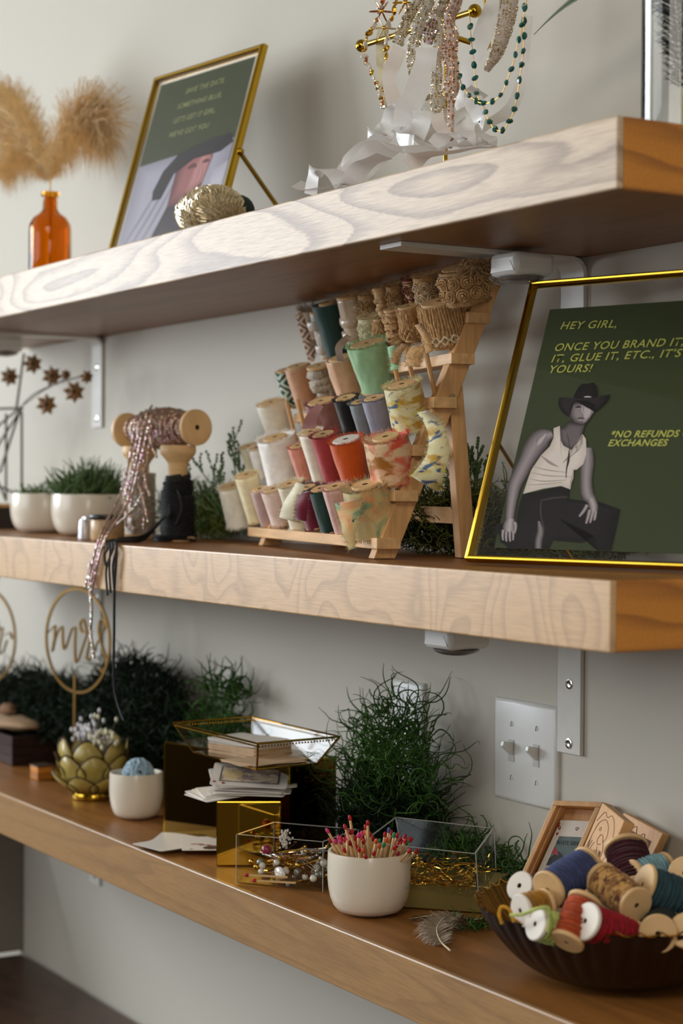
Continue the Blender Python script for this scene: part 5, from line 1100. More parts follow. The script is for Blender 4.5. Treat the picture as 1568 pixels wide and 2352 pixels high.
t = thing('beaded_brooch', 'long silver hook with grey pearl at the right in the clear box', 'brooch', inbox(aF, ua, va, .9, .5)+Vector((0, 0, .03))); b = MB(); b.tube(catmull([(-.02, 0, 0), (-.005, 0, .018), (.01, 0, .026), (.02, 0, .02)], 6), .0006, 5); b.build('wire', m_silver, t); b = MB(); b.ball((.02, 0, .015), .0048, 12, 8); b.build('pearl', m_pearlg, t)
# gold tray block and second clear box
t = thing('gold_plinth', 'low olive gold metal plinth under the second clear box', 'plinth', (-.43, -.115, ZC+.0006)); q_ = [Vector((-.455, -.185, 0)), Vector((-.352, -.092, 0)), Vector((-.40, -.035, 0)), Vector((-.515, -.115, 0))]; q_ = [v-Vector((-.43, -.115, 0)) for v in q_]
b = MB(); b.hexa(q_+[v+Vector((0, 0, .029)) for v in q_]); b.build('plinth_body', mat('brushed_gold', 'a8995c', .5, 1, var=.05, vs=20, bmp=.05), t, smooth=False, bevel=.0012)
bF, bB, bR = Vector((-.426, -.207, 0)), Vector((-.535, -.095, 0)), Vector((-.314, -.139, 0)); bX = bB+bR-bF+Vector((.0, -.01, 0)); zb, zt2 = ZC+.0305, ZC+.0755
Tq = [q+Vector((0, 0, zt2)) for q in (bF, bR, bX, bB)]; cen = sum(Tq, Vector())/4; Bq = [Vector((cen.x+(q.x-cen.x)*.93+.012, cen.y+(q.y-cen.y)*.93, zb)) for q in Tq]
clear_box('clear acrylic box of tangled gold chains in front of the green bush', Bq, Tq)
t = thing('chain_heap', 'tangled heap of fine gold chain in the second clear box', 'chain', (cen.x, cen.y, zb+.003)); b = MB(); rnd = random.Random(77)
for k in range(60):
    c0 = Vector((rnd.uniform(-1, 1), rnd.uniform(-1, 1), 0)); e1 = (Bq[1]-Bq[0])/2*.82; e2 = (Bq[3]-Bq[0])/2*.82; bc = sum(Bq, Vector())/4-Vector((cen.x, cen.y, zb)); bc.z = 0; base = bc+e1*c0.x+e2*c0.y; P = [base]; d = Vector((rnd.uniform(-1, 1), rnd.uniform(-1, 1), 0))
    for i in range(26):
        d = (d+Vector((rnd.uniform(-1, 1), rnd.uniform(-1, 1), rnd.uniform(-.3, .3)))*.9).normalized(); q = P[-1]+d*.0035; rel = q-bc; f1 = rel.dot(e1)/e1.length_squared; f2 = rel.dot(e2)/e2.length_squared
        if abs(f1) > 1 or abs(f2) > 1: d = -d; q = P[-1]+d*.0035
        q.z = min(max(q.z, .001), .016); P.append(q)
    b.tube(P, .00055, 4, False)
b.build('links', m_gold, t, kind='stuff')

# ------------------------------------------------------------------ bowl of thread spools
def atd(px, py, d): return CAM + (_fw + _r2*((px-784)/FPX) - _u2*((py-1176)/FPX))*d
BR = .128; rl = at(1105, 2072, y=-.135-BR*.857); BC = Vector((rl.x+BR*.515, -.137, ZC)); zr = rl.z-ZC
t = thing('fluted_bowl', 'dark brass fluted bowl with scalloped rim heaped with thread spools', 'bowl', BC+Vector((0, 0, .0006)))
fb = t; m_bowl = mat('aged_brass', '6d5a2a', .3, 1, var=.2, vs=25, bmp=.1, bs=90); m_bowlo = mat('dark_lacquer', '24130d', .35, var=.2, vs=20, bmp=0)
def flute(a, s): return (.035*abs(math.sin(a*21))-.017)*max(0, s*1.6-.6)
def bp_(k): return [(BR*(.36+.64*(i/k)**.75), .004+(zr-.004)*(i/k)**1.7) for i in range(k+1)]
b = MB(); b.lathe([(0, .002)]+bp_(12), 252, wob=flute); b.build('bowl_inside', m_bowl, t, angle=70)
b = MB(); b.lathe([(0, 0), (BR*.34, 0)]+[(r+.001, z-.002) for r, z in bp_(12)[:-1]]+[(BR+.0006, zr-.0006)], 252, wob=flute); b.build('bowl_outside', m_bowlo, t, angle=70)
def thread_spool(A, Bp_, L, R, m, lab, mA=None, r=.0012, fill=.86, near=False, tc=None):
    a = atd(*A); best = None
    for i in range(-200, 400):
        d = A[2]+i*.0005*(1 if not near else -1); q = atd(Bp_[0], Bp_[1], d)
        e = abs((q-a).length-L)
        if i >= 0 and (best is None or e < best[0]-1e-7): best = (e, q)
    bq = best[1]; ax = (a-bq).normalized(); base = a-ax*L
    t = thing('thread_spool', lab, 'thread spool', base, align(ax), 'thread spools in the fluted bowl')
    wood_spool(t, R, L, m_birch, ft=.0042, core=.006, mA=mA, h=.0024)
    b = MB(); rnd = random.Random(int(A[0])); prof = [(.006, .0045), (R*fill*.93, .0048), (R*fill, L*.2), (R*fill*1.03, L*.5), (R*fill, L*.8), (R*fill*.93, L-.0048), (.006, L-.0045)]
    b.lathe(prof, 28)
    P = []; turns = int((L-.012)/(r*2.1))
    for lay in range(2):
        for i in range(turns*18):
            s = i/(turns*18); s = s if lay == 0 else 1-s; aa = 2*PI*i/18; rr = R*fill*(.98+.05*math.sin(s*PI))+lay*r*.8+rnd.uniform(-.0003, .0003); P.append((rr*math.cos(aa), rr*math.sin(aa), .006+s*(L-.012)+.002*math.sin(aa*.5+lay*2+s*11)))
    b.tube(P, r, 4); b.build('thread', m, t, angle=80); return t
def thr(n, c, **k): return fabric(n, c, var=k.get('var', .25), vs=k.get('vs', 120), bmp=.4, sheen=.15)
m_multi = tiedye('variegated_thread', '8a5f33', [('c79a5a', .45, .55, 2), ('5d371b', .55, .62, 2.4)], seed=2, scale=60)
m_multi2 = tiedye('variegated_rust', '5a2c14', [('a1642a', .5, .6, 2)], seed=6, scale=60)
TS = [((1257, 2045, 1.655), (1352, 1985), .060, .0178, thr('navy_thread', '3a4266'), 'navy blue thread spool showing its bare wooden end in the bowl', None),
 ((1462, 2080, 1.625), (1378, 2018), .058, .0165, m_multi, 'tan and brown variegated thread spool in the middle of the bowl', m_birch),
 ((1343, 2115, 1.60), (1455, 2158), .060, .0168, thr('red_thread', '8e0c1a'), 'crimson thread spool with a white painted end disc', m_birchL),
 ((1300, 2166, 1.605), (1345, 2065), .046, .0155, thr('rust_thread', 'a8431a'), 'burnt orange thread spool standing behind the crimson one', None),
 ((1228, 2122, 1.615), (1294, 2138), .032, .0145, thr('lime_thread', 'b4c06a'), 'lime green thread spool with white end disc at bowl front', m_birchL),
 ((1194, 2092, 1.635), (1256, 2078), .030, .0148, thr('mustard_thread', '9a6a1e'), 'mustard thread spool with white end at the bowl left edge', m_birchL),
 ((1192, 2034, 1.69), (1240, 2062), .036, .0140, m_multi2, 'brown variegated spool half under the navy one at bowl left', m_birchL),
 ((1511, 2145, 1.60), (1520, 2120), .055, .0168, thr('dark_thread', '1c2320'), 'dark thread spool seen end on, bare wooden disc facing out', None),
 ((1474, 2032, 1.655), (1610, 2085), .062, .0200, thr('teal_thread', '27434a'), 'dark teal thread spool at the right edge of the photo', None),
 ((1452, 2012, 1.725), (1530, 1992), .042, .0150, thr('sky_thread', '7fa3aa'), 'light blue thread spool behind the dark teal one', None),
 ((1436, 1945, 1.765), (1462, 2050), .054, .0215, thr('maroon_thread', '3c0c16'), 'maroon thread spool at the top of the heap before the box', None),
 ((1575, 2135, 1.60), (1600, 2175), .045, .0160, thr('coral_thread', 'a5474a'), 'coral thread spool cut off by the right photo edge', None),
 ((1572, 2005, 1.70), (1600, 2030), .045, .0160, thr('green_thread', '1c3a2c'), 'dark green thread spool behind at the right photo edge', None),
 ((1400, 2100, 1.67), (1460, 2130), .05, .016, thr('umber_thread', '3b2616'), 'umber thread spool buried under the tan and crimson ones', None),
 ((1290, 2080, 1.69), (1350, 2110), .05, .016, thr('plum_thread', '33202c'), 'plum thread spool buried under the navy and rust ones', None)]
for a in TS: thread_spool(a[0], a[1], a[2], a[3], a[4], a[5], mA=a[6], near='maroon' in a[5])
b = MB(); n = 126
b.tube([(math.cos(2*PI*i/n)*(BR+.001+.003*(i % 3 == 1)), math.sin(2*PI*i/n)*(BR+.001+.003*(i % 3 == 1)), zr+(.0035 if i % 3 == 1 else -.0005)) for i in range(n+1)], .0009, 5, False); b.build('scalloped_rim', m_gold, fb)
t = thing('yarn_loop', 'mustard yellow yarn end looping over the left rim of the bowl', 'yarn', atd(1150, 2100, 1.635)); b = MB(); o_ = t.location
b.tube([p-o_ for p in catmull([atd(1180, 2118, 1.63), atd(1170, 2090, 1.632), atd(1152, 2083, 1.635), atd(1146, 2100, 1.635), atd(1152, 2122, 1.635)], 6)], .0016, 6); b.build('strand', thr('yellow_yarn', 'c98f1a'), t)
t = thing('yarn_loop', 'lime green yarn end draped over the white end discs', 'yarn', atd(1230, 2090, 1.60)); b = MB(); o_ = t.location
b.tube([p-o_ for p in catmull([atd(1172, 2102, 1.615), atd(1200, 2100, 1.605), atd(1230, 2088, 1.597), atd(1258, 2085, 1.595), atd(1262, 2110, 1.597), atd(1258, 2140, 1.60)], 6)], .0016, 6); b.build('strand', thr('lime_thread', 'b4c06a'), t)
# ------------------------------------------------------------------ wooden card boxes leaning on the wall
m_bw = mat('boxwood', 'd2a06a', .5, var=.12, vs=20, bmp=.1, bs=200, stretch=(12, 12, 1)); m_burn = mat('burnt_engraving', '5a2c10', .7, var=.2, bmp=0)
TL, TR, BL = at(1272, 1838, y=-.045), at(1384, 1842, y=-.022), at(1190, 2020, y=-.078)
u_ = TR-TL; v_ = BL-TL; v_ = v_*((TL.z-ZC-.0015)/(TL.z-BL.z)); BL = TL+v_; n_ = v_.cross(u_).normalized()
if n_.y < 0: n_ = -n_
t = thing('card_box', 'open pale wooden card box leaning on the wall, showing a playing card', 'box', BL)
un, vn = u_.normalized(), v_.normalized(); dp = .024; o0 = TL-BL; wl = .006
def plank(name, o, u, v, w, m=m_bw, par=None): b = MB(); b.slab(o, u, v, w); return b.build(name, m, par or t, smooth=False, bevel=.0008)
plank('end_wall', o0, u_, vn*wl, n_*dp); plank('end_wall', o0+v_-vn*wl, u_, vn*wl, n_*dp)
plank('side_wall', o0+vn*wl, un*wl, v_-vn*2*wl, n_*dp); plank('side_wall', o0+u_-un*wl+vn*wl, un*wl, v_-vn*2*wl, n_*dp); plank('box_floor', o0+un*wl+vn*wl+n_*(dp-.003), u_-un*2*wl, v_-vn*2*wl, n_*.003)
plank('slide_groove', o0+un*wl+vn*wl+n_*.006, un*.0022, v_-vn*2*wl, n_*.002)
# card in it
ca = BL+o0+un*(wl+.003)+vn*(wl+.014)+n_*(dp-.009); cu_ = u_-un*(2*wl+.004); cv = vn*.084
cd_ = thing('playing_card', 'six of hearts card with a landscape picture standing in the open wooden box', 'card', ca); b = MB(); b.slab((0, 0, 0), cu_, cv, n_*.002); b.build('card_sheet', m_card, cd_, smooth=False, bevel=.0003); cam_update()
def on(u, v, l=.0003): return cu_.normalized()*u*cu_.length+vn*v*cv.length-n_*l
def quad(name, u0, v0, u1, v1, m, l): b = MB(); b.add([on(u0, v0, l), on(u1, v0, l), on(u1, v1, l), on(u0, v1, l)], [(0, 1, 2, 3)]); return b.build(name, m, cd_, smooth=False)
quad('printed_picture', .17, .22, .97, .80, mat('card_teal', '5f7474', .5, var=.2, bmp=0), .0003)
b = MB(); b.add([on(.17, .52, .0004), on(.35, .42, .0004), on(.6, .5, .0004), on(.97, .45, .0004), on(.97, .62, .0004), on(.17, .62, .0004)], [(0, 1, 2, 3, 4, 5)]); b.build('printed_hills', mat('card_dark', '2b2f35', .5, bmp=0), cd_, smooth=False)
b = MB(); b.add([on(.17, .36, .0005), on(.30, .40, .0005), on(.40, .48, .0005), on(.17, .46, .0005)], [(0, 1, 2, 3)]); b.build('printed_ridge', mat('card_crimson', 'a0404a', .5, bmp=0), cd_, smooth=False)
quad('printed_sand', .17, .62, .97, .74, mat('card_sand', 'cfc4a8', .5, bmp=0), .0004)
wm = cd_.matrix_world
text_on('6', 'printed_words', m_red2 if 'm_red2' in globals() else m_red, cd_, wm @ on(.04, .13, 0), wm @ on(.13, .13, 0), .007, -n_, lift=.0004, shear=0, bold=.02)
text_on('WHITE SANDS', 'printed_words', m_blk, cd_, wm @ on(.20, .335, 0), wm @ on(.95, .335, 0), .0045, -n_, lift=.0006, shear=0)
def on_poly(name, pts, m, l): b = MB(); b.add([on(x, y, l) for x, y in pts], [tuple(range(len(pts)))]); b.build(name, m, cd_, smooth=False)
on_poly('printed_heart', [(.085+x*.8, .19-y*.55) for x, y in heart(0, 0, .045)], m_red, .0004)
b = MB(); h_ = heart(0, 0, .045); b.tube([on(.58+x, .11-y*.5, .0004) for x, y in h_+h_[:1]], .00025, 3, False); b.build('printed_heart', m_blk, cd_)
# lid panel with an engraved bird
def engraved(lab, TLp, TRp, BLp, th_, lines, name='box_lid', dark=None):
    u_ = TRp-TLp; v_ = BLp-TLp; n_ = v_.cross(u_).normalized(); 
    if n_.dot(CAM-TLp) > 0: n_ = -n_
    t = thing(name, lab, 'box lid', BLp); o0 = TLp-BLp; kk = (min(TLp.z, TRp.z)-ZC-.002)/-v_.z; b = MB(); b.slab(o0, u_, v_*max(1, kk), n_*th_); b.build('panel', m_bw, t, smooth=False, bevel=.0008)
    if dark:
        for D_ in dark: b = MB(); b.add([o0+u_*x+v_*y-n_*.00025 for x, y in D_], [tuple(range(len(D_)))]); b.build('burnt_ground', m_burn, t, smooth=False)
    b = MB()
    for L_ in lines:
        Q = catmull([(x, y, 0) for x, y in L_], 5); b.tube([o0+u_*q.x+v_*q.y-n_*.0002 for q in Q], .0003, 4, False)
    b.build('engraved_lines', m_burn, t); return t
bird = [[(.15, .62), (.12, .45), (.2, .25), (.38, .16), (.55, .2), (.66, .32), (.6, .42), (.52, .36), (.42, .36)], [(.42, .36), (.38, .45), (.45, .5), (.55, .46)], [(.3, .3), (.34, .28), (.36, .32), (.31, .33), (.3, .3)], [(.12, .45), (.16, .7), (.3, .84), (.5, .92), (.6, .8)], [(.6, .42), (.7, .5), (.72, .62), (.64, .72), (.62, .85)], [(.08, .25), (.25, .08), (.4, .12), (.55, .06), (.75, .14), (.88, .3), (.93, .5), (.85, .62), (.9, .75)], [(.1, .8), (.3, .92), (.6, .95)]]
rnd = random.Random(5)
for k in range(26): x, y = rnd.uniform(.42, .68), rnd.uniform(.5, .85); bird.append([(x, y), (x+.03, y+.05), (x+.01, y+.10)])
for k in range(8): bird.append([(.05+.02*k, .75), (.12+.03*k, .5)]) if k % 3 == 0 else None
engraved('pale wooden box lid engraved with an eagle, leaning beside the open box', at(1383, 1843, y=-.060), at(1433, 1884, y=-.085), at(1318, 1998, y=-.082), .012, bird, dark=[[(.05, .86), (.35, .90), (.62, .96), (.3, .985), (.06, .97)], [(.80, .66), (.93, .62), (.93, .95), (.72, .97), (.70, .85)]])
wolf = [[(.1, .55), (.25, .3), (.4, .1), (.5, .25), (.65, .15), (.7, .4), (.85, .45), (.9, .7)], [(.2, .8), (.35, .55), (.5, .5), (.6, .7)]]
engraved('wooden box lid with dark engraved landscape tucked behind the maroon spool', at(1432, 1866, y=-.014), at(1522, 1914, y=-.014), at(1372, 1992, y=-.03), .010, wolf, dark=[[(.06, .2), (.85, .2), (.85, .85), (.6, .8), (.4, .55), (.3, .7), (.06, .5)]])
# feathers on the shelf
m_fe = mat('grey_down', 'a3917c', .9, var=.2, bmp=0); m_fe2 = mat('brown_feather', '5c4128', .8, var=.5, vs=220, bmp=0)
def feather(lab, P, w, m, seed, quill=True, dens=260, parent=None, loc=None, name='feather', droop=.6):
    rnd = random.Random(seed); Q = catmull(P, 12); o_ = Q[0].copy(); t = parent or thing(name, lab, 'feather', o_); iv = (lambda v: v-o_) if parent is None else (lambda v: parent.matrix_world.inverted() @ v)
    b = MB(); b.tube([iv(q) for q in Q], [.0009*(1-.8*i/len(Q)) for i in range(len(Q))], 5); b.build('quill', mat('quill_horn', 'd9cfa9', .4, bmp=0), t); b = MB(); n0 = len(Q)//6
    for i in range(dens):
        k = rnd.randrange(n0, len(Q)-1); f = (k-n0)/(len(Q)-n0); d = (Q[k+1]-Q[k]).normalized(); s = d.cross(Vector((rnd.uniform(-.3, .3), rnd.uniform(-.3, .3), 1))).normalized()*rnd.choice((-1, 1)); l = w*(math.sin(min(1, f+.12)*PI)**.6+.15)*rnd.uniform(.6, 1.1)
        p = Q[k]; e = p+s*l*.6+d*l*.4; e2 = e+s*l*.3+d*l*.3+Vector((0, 0, -l*droop*rnd.random())); h_ = d*.0005; b.add([iv(v) for v in (p-h_, p+h_, e+h_, e-h_, e2)], [(0, 1, 2, 3), (3, 2, 4)])
    b.build('barbs', m, t, smooth=False, kind='stuff'); return t
z_ = ZC+.004
def zc(px, py, h=.004): return at(px, py, z=ZC+h)
feather('fluffy grey feather with cream quill lying at the shelf edge beside the bowl', [zc(1033, 2183), zc(1010, 2160), zc(1003, 2130, .008), zc(1022, 2105, .012), zc(1045, 2095, .012)], .024, m_fe, 1, dens=500)
feather('brown barred feather lying between the matchstick bowl and brass bowl', [zc(1120, 2110), zc(1085, 2112, .006), zc(1050, 2108, .01), zc(1028, 2120, .012)], .016, m_fe2, 2, dens=420)
feather('small tan feather lying left of the grey one behind the matchstick bowl', [zc(1010, 2100), zc(975, 2105, .003), zc(940, 2110, .003)], .007, m_fe2, 3, dens=200)
bx = zc(1085, 2120); bush('moss_tuft', 'tiny dark green moss tuft under the left rim of the brass bowl', 'plant', (bx.x, bx.y, ZC), [dict(n=120, c=(bx.x, bx.y, ZC+.004), h=(.03, .025, .004), L=(.02, .035), r=.0008, curl=1.1, up=.2)], g_mid, 51)
# ------------------------------------------------------------------ top shelf: jewellery stand, headbands, ribbons, vase
sy = -.14
j0 = Vector((at(1023, 300, y=sy).x, sy, ZA)); t = thing('jewellery_stand', 'gold T bar jewellery stand hung with rhinestone headbands', 'stand', j0+Vector((0, 0, .0006))); cam_update(); iv = t.matrix_world.inverted()
b = MB(); b.lathe([(0, 0), (.04, 0), (.041, .002), (.04, .004), (.006, .005), (0, .005)], 36); b.build('base_disc', m_brass, t)
b = MB(); b.tube([(0, 0, .004), (0, 0, .30)], .0024, 10); b.build('pole', m_brass, t)
L0, L1 = at(830, 105, y=sy), at(1090, 25, y=sy); zz = (L0.z+L1.z)/2-ZA
b = MB(); b.tube([iv @ L0, iv @ L1], .0032, 10); b.build('cross_bar', m_brass, t)
for q in (L0, L1): b = MB(); b.ball(iv @ q, .0072, 16, 10); b.build('bar_knob', m_brass, t)
q0, q1 = Vector((j0.x, sy, at(1022, 80, y=sy).z)), at(1118, 110, y=-.085)
b = MB(); b.tube([iv @ q0, iv @ q1], .003, 10); b.build('rear_bar', m_brass, t)
b = MB(); b.tube([iv @ q1, iv @ (q1+Vector((0, 0, .2)))], .0042, 10); b.build('rear_pole', m_brass, t)
m_rh = glitter('rhinestone', 'e6d2a4', .16, 420, .85, .18, .3); m_rhr = glitter('rose_rhinestone', 'e8ab78', .16, 420, .85, .18, .4); m_set = m_gold
def cloth_thin(name, col, tr=.5, clear=0, gl=.25, rough=.3):
    m = bpy.data.materials.new(name); m.use_nodes = True; nt = m.node_tree; nt.nodes.clear(); o = nt.nodes.new('ShaderNodeOutputMaterial'); c = lin(col)
    nz = noise_t(nt, coords(nt, (1, 1, 1)), 160, 3); cc = mix(nt, nz.outputs[0], tuple(x*.93 for x in c), c)
    d = nt.nodes.new('ShaderNodeBsdfDiffuse'); t = nt.nodes.new('ShaderNodeBsdfTranslucent'); g = nt.nodes.new('ShaderNodeBsdfGlossy'); g.inputs['Roughness'].default_value = rough; tp = nt.nodes.new('ShaderNodeBsdfTransparent')
    nt.links.new(cc, d.inputs[0]); nt.links.new(cc, t.inputs[0]); a = nt.nodes.new('ShaderNodeMixShader'); a.inputs[0].default_value = tr; nt.links.new(d.outputs[0], a.inputs[1]); nt.links.new(t.outputs[0], a.inputs[2])
    lw = nt.nodes.new('ShaderNodeLayerWeight'); lw.inputs[0].default_value = gl; b_ = nt.nodes.new('ShaderNodeMixShader'); nt.links.new(lw.outputs['Facing'], b_.inputs[0]); nt.links.new(a.outputs[0], b_.inputs[1]); nt.links.new(g.outputs[0], b_.inputs[2])
    e = nt.nodes.new('ShaderNodeMixShader'); e.inputs[0].default_value = clear; nt.links.new(b_.outputs[0], e.inputs[1]); nt.links.new(tp.outputs[0], e.inputs[2]); nt.links.new(e.outputs[0], o.inputs[0]); return m
m_sat = cloth_thin('white_satin_ribbon', 'fbfaf8', .5, 0, .08); m_org = cloth_thin('organza', 'f8f6f2', .5, .15, .06); m_blushr = cloth_thin('blush_satin_ribbon', 'faf0e8', .5, 0, .08)
m_teal = mat('teal_stone', '0f5a4e', .3, var=.4, vs=90, bmp=.3, bs=300, coat=.3)
def P3(L, y): return [at(p[0], p[1], y=(p[2] if len(p) > 2 else y)) for p in L]
def rhine(lab, L, ws, m, y, seed, tails=(), dens=1.0, bs_=.0019):
    """ws: band widths in metres along the band"""
    Q = catmull(P3(L, y), 34); o_ = Q[0].copy(); t = thing('rhinestone_headband', lab, 'headband', o_, None, 'headbands on the jewellery stand'); rnd = random.Random(seed); b = MB(); n = len(Q); acc = 0
    bk = MB(); dirs = []; W_ = []
    for i, q in enumerate(Q):
        f = i/(n-1)*(len(ws)-1); w = ws[int(f)]*(1-f % 1)+ws[min(int(f)+1, len(ws)-1)]*(f % 1); d = (Q[min(i+1, n-1)]-Q[max(i-1, 0)]).normalized(); s = (Vector((_r.x, _r.y, 0))-d*d.dot(_r)).normalized(); dirs.append(s); W_.append(w*.8); tw = d.cross(s)
        if i and (q-Q[i-1]).length: acc += (q-Q[i-1]).length
        if acc < bs_*1.25 and i: continue
        acc = 0; k = max(1, int(w/(bs_*1.7)*dens))
        for j in range(k): b.ball(q-o_+s*((j+.5)/k-.5)*w+tw*(.0012*rnd.random()-.0014)+d*rnd.uniform(-.0006, .0006), bs_*rnd.uniform(.7, 1.15), 6, 4)
    bk.strip([q-o_ for q in Q], dirs, W_); bk.build('backing', m_org if m is m_rh else m_blushr, t, thick=.0006)
    b.build('rhinestones', m, t, kind='stuff', smooth=False)
    for TL_, w, mm in tails:
        tail(t, P3(TL_, y), w, mm, name='ribbon_tail', fray=False, seed=seed)
    cam_update(); return t
W = lambda *a: [x/1000 for x in a]
def hb(q): return [(680+x*570/1568, y*570/1568)+tuple(r) for x, y, *r in q]
cam_update()
T_ = lambda L, w, m: (hb(L), w, m)
rhine('silver headband with large round stones, leftmost of the hanging ones', hb([(790, -80), (770, 0), (730, 70), (690, 150), (640, 280)]), W(9, 12, 14, 13, 14), m_rh, -.16, 1, [T_([(655, 300), (625, 380), (585, 470), (600, 580), (640, 690)], .017, m_blushr)], bs_=.0026)
rhine('dense silver crystal headband second from the left on the stand', hb([(850, -80), (830, 30), (780, 150), (750, 260), (745, 380), (735, 520)]), W(14, 14, 15, 14, 17, 7), m_rh, -.165, 2, [T_([(735, 520), (725, 600), (700, 700)], .008, m_sat)])
rhine('scalloped silver headband ending in an oval crystal, third from the left', hb([(975, -60), (930, 40), (880, 120), (905, 240), (885, 370), (890, 470), (885, 560), (895, 640), (890, 705)]), W(12, 14, 16, 11, 12, 13, 12, 18, 14), m_rh, -.17, 3, [T_([(890, 715), (900, 780), (940, 830), (960, 900)], .014, m_blushr)])
rhine('rose gold crystal headband hanging longest, right of the silver ones', hb([(1040, -60), (1000, 40), (965, 130), (985, 230), (965, 330), (985, 430), (980, 560), (980, 640)]), W(12, 14, 13, 15, 18, 14, 17, 9), m_rhr, -.172, 4)
rhine('narrow rose gold crystal strand ending on the ribbon pile', hb([(980, 640), (975, 760), (985, 850), (970, 935)]), W(9, 8, 4, 6), m_rhr, -.172, 5)
rhine('iridescent crystal teardrop tied with a white satin tail', hb([(870, 130), (845, 200), (830, 280)]), W(10, 15, 10), glitter('iris_rhinestone', 'b07a5a', .1, 450, .9), -.18, 6, [T_([(825, 300), (815, 400), (780, 520), (730, 640), (690, 720), (680, 800)], .026, m_sat)])
rhine('wide woven gold headband with cream scalloped lace edge at the right', hb([(1350, -70), (1340, 60), (1310, 200), (1260, 350), (1200, 450)]), W(20, 20, 18, 14, 8), glitter('gold_weave', 'cdb78a', .35, 700, .6, .12, .3), -.12, 7, bs_=.0017)
b = 0
# beaded vines and stone necklaces
def vine(lab, L, y, m, bead, sz, step, seed, name='bead_garland', cat='necklace', wire=m_gold, jewels=()):
    Q = catmull(P3(hb(L), y), 14); o_ = Q[0].copy(); t = thing(name, lab, cat, o_, None, 'necklaces on the jewellery stand'); rnd = random.Random(seed); b = MB(); b.tube([q-o_ for q in Q], .00045, 4, False); b.build('chain', wire, t)
    acc = 0; first = None
    for i in range(1, len(Q)):
        acc += (Q[i]-Q[i-1]).length
        if acc > step:
            acc = 0; R3 = Matrix.Rotation(rnd.uniform(0, 6), 3, (rnd.random(), rnd.random(), 1)); b = MB()
            if bead == 'stone':
                b.ball((0, 0, 0), sz, 5, 4, (1, .8, 1.25))
            else: b.ball((0, 0, 0), sz*rnd.uniform(.7, 1.2), 6, 5, (1, .7, 1.6))
            b.v = [R3 @ v+(Q[i]-o_) for v in b.v]; b.build('bead', m[rnd.randrange(len(m))], t, smooth=bead != 'stone')
    return t
vine('gold chain necklace with dark teal stones forming the outer loop at the right', [(1470, -40), (1440, 60), (1440, 240), (1420, 440), (1385, 660), (1350, 760), (1300, 825), (1240, 800), (1190, 700), (1140, 580), (1120, 370), (1105, 240), (1095, 90)], -.15, [m_teal], 'stone', .0033, .013, 1)
vine('gold chain necklace with dark teal stones forming the inner loop', [(1460, -40), (1425, 170), (1395, 300), (1370, 400), (1335, 500), (1295, 595), (1215, 650), (1130, 635), (1050, 545), (1020, 430), (950, 190)], -.165, [m_teal], 'stone', .003, .014, 2)
vine('gold leaf vine with clear crystal drops hanging at the left', [(560, -30), (530, 60), (500, 150), (450, 230), (430, 350), (465, 430), (510, 540), (545, 650), (575, 730), (550, 790)], -.15, [m_rose, m_silver, m_pearl, m_gold], 'leaf', .0028, .006, 3, cat='hair vine', name='hair_vine')
vine('thin gold vine of pale petals beside the left crystal vine', [(640, -30), (610, 100), (570, 200), (570, 300), (565, 400), (550, 520), (560, 620)], -.145, [m_gold, m_pearl, mat('pale_petal', 'd9cba8', .4)], 'leaf', .003, .008, 4, cat='hair vine', name='hair_vine')
for k, (x, y) in enumerate(((540, 70), (555, 175), (690, 15))):
    c = at(680+x*.3635, y*.3635, y=-.155); o = thing('wire_flower', ('rose gold wire flower at the top of the left vine', 'pale translucent petal flower on the left vine', 'gold disc flower near the top of the leftmost headband')[k], 'hair ornament', c); rnd = random.Random(k)
    for j in range(6):
        a = j*PI/3; b = MB(); b.ball((0, 0, 0), .0075, 8, 5, (.42, .14, 1)); M3 = align(_fw) @ zrot(a) @ Matrix.Rotation(PI/2-.3, 3, 'Y'); b.v = [M3 @ (v+Vector((0, 0, .0075))) for v in b.v]; b.build('petal', (m_rose, mat('pale_petal', 'd9cba8', .4), m_gold)[k], o)
    b = MB(); b.ball((0, 0, 0), .0025, 8, 6); b.build('flower_centre', m_gold, o)
# hanging and heaped ribbons
def rib(lab, L, w, m, y, seed, cat='ribbon', tw=0):
    Q = P3(hb(L), y); t = thing('satin_ribbon', lab, cat, Q[0], None, 'ribbons on the jewellery stand'); cam_update(); tail(t, Q, w, m, name='ribbon_strip', fray=False, seed=seed, twist=tw); return t
rib('white satin ribbon hanging in a long diagonal right of the gold pole', [(1280, -20), (1200, 160), (1150, 300), (1100, 420), (1050, 560), (1000, 700)], .022, m_sat, -.125, 1, tw=.6)
rib('cream ribbon hanging straight behind the crystal vines at the left', [(545, 180), (540, 320), (545, 460), (560, 560), (600, 680)], .014, mat('cream_ribbon', 'd9cfae', .4, bmp=.05), -.135, 2)
rib('pale satin ribbon hanging at the far right behind the stones', [(1460, 100), (1440, 300), (1430, 450), (1390, 620), (1320, 720), (1180, 800), (1060, 900)], .013, m_org, -.12, 3, tw=.3)
rib('satin loop falling onto the pile left of the crystal drops', [(650, 690), (600, 740), (560, 830), (490, 850), (480, 910), (520, 960)], .022, m_sat, -.17, 4, tw=.8)
rib('satin ribbon curling down in the centre of the pile', [(800, 700), (790, 780), (740, 850), (650, 820), (700, 900), (740, 920)], .024, m_sat, -.175, 5, tw=1.2)
rib('organza ribbon spread across the front of the pile', [(1010, 950), (860, 960), (720, 940), (600, 920), (500, 970), (420, 1050), (310, 1150)], .030, m_org, -.19, 6, tw=.5)
rib('satin ribbon lying along the shelf edge at the right of the pile', [(1240, 925), (1100, 940), (980, 960), (830, 975), (760, 1000), (710, 1060)], .020, m_blushr, -.205, 7, tw=.3)
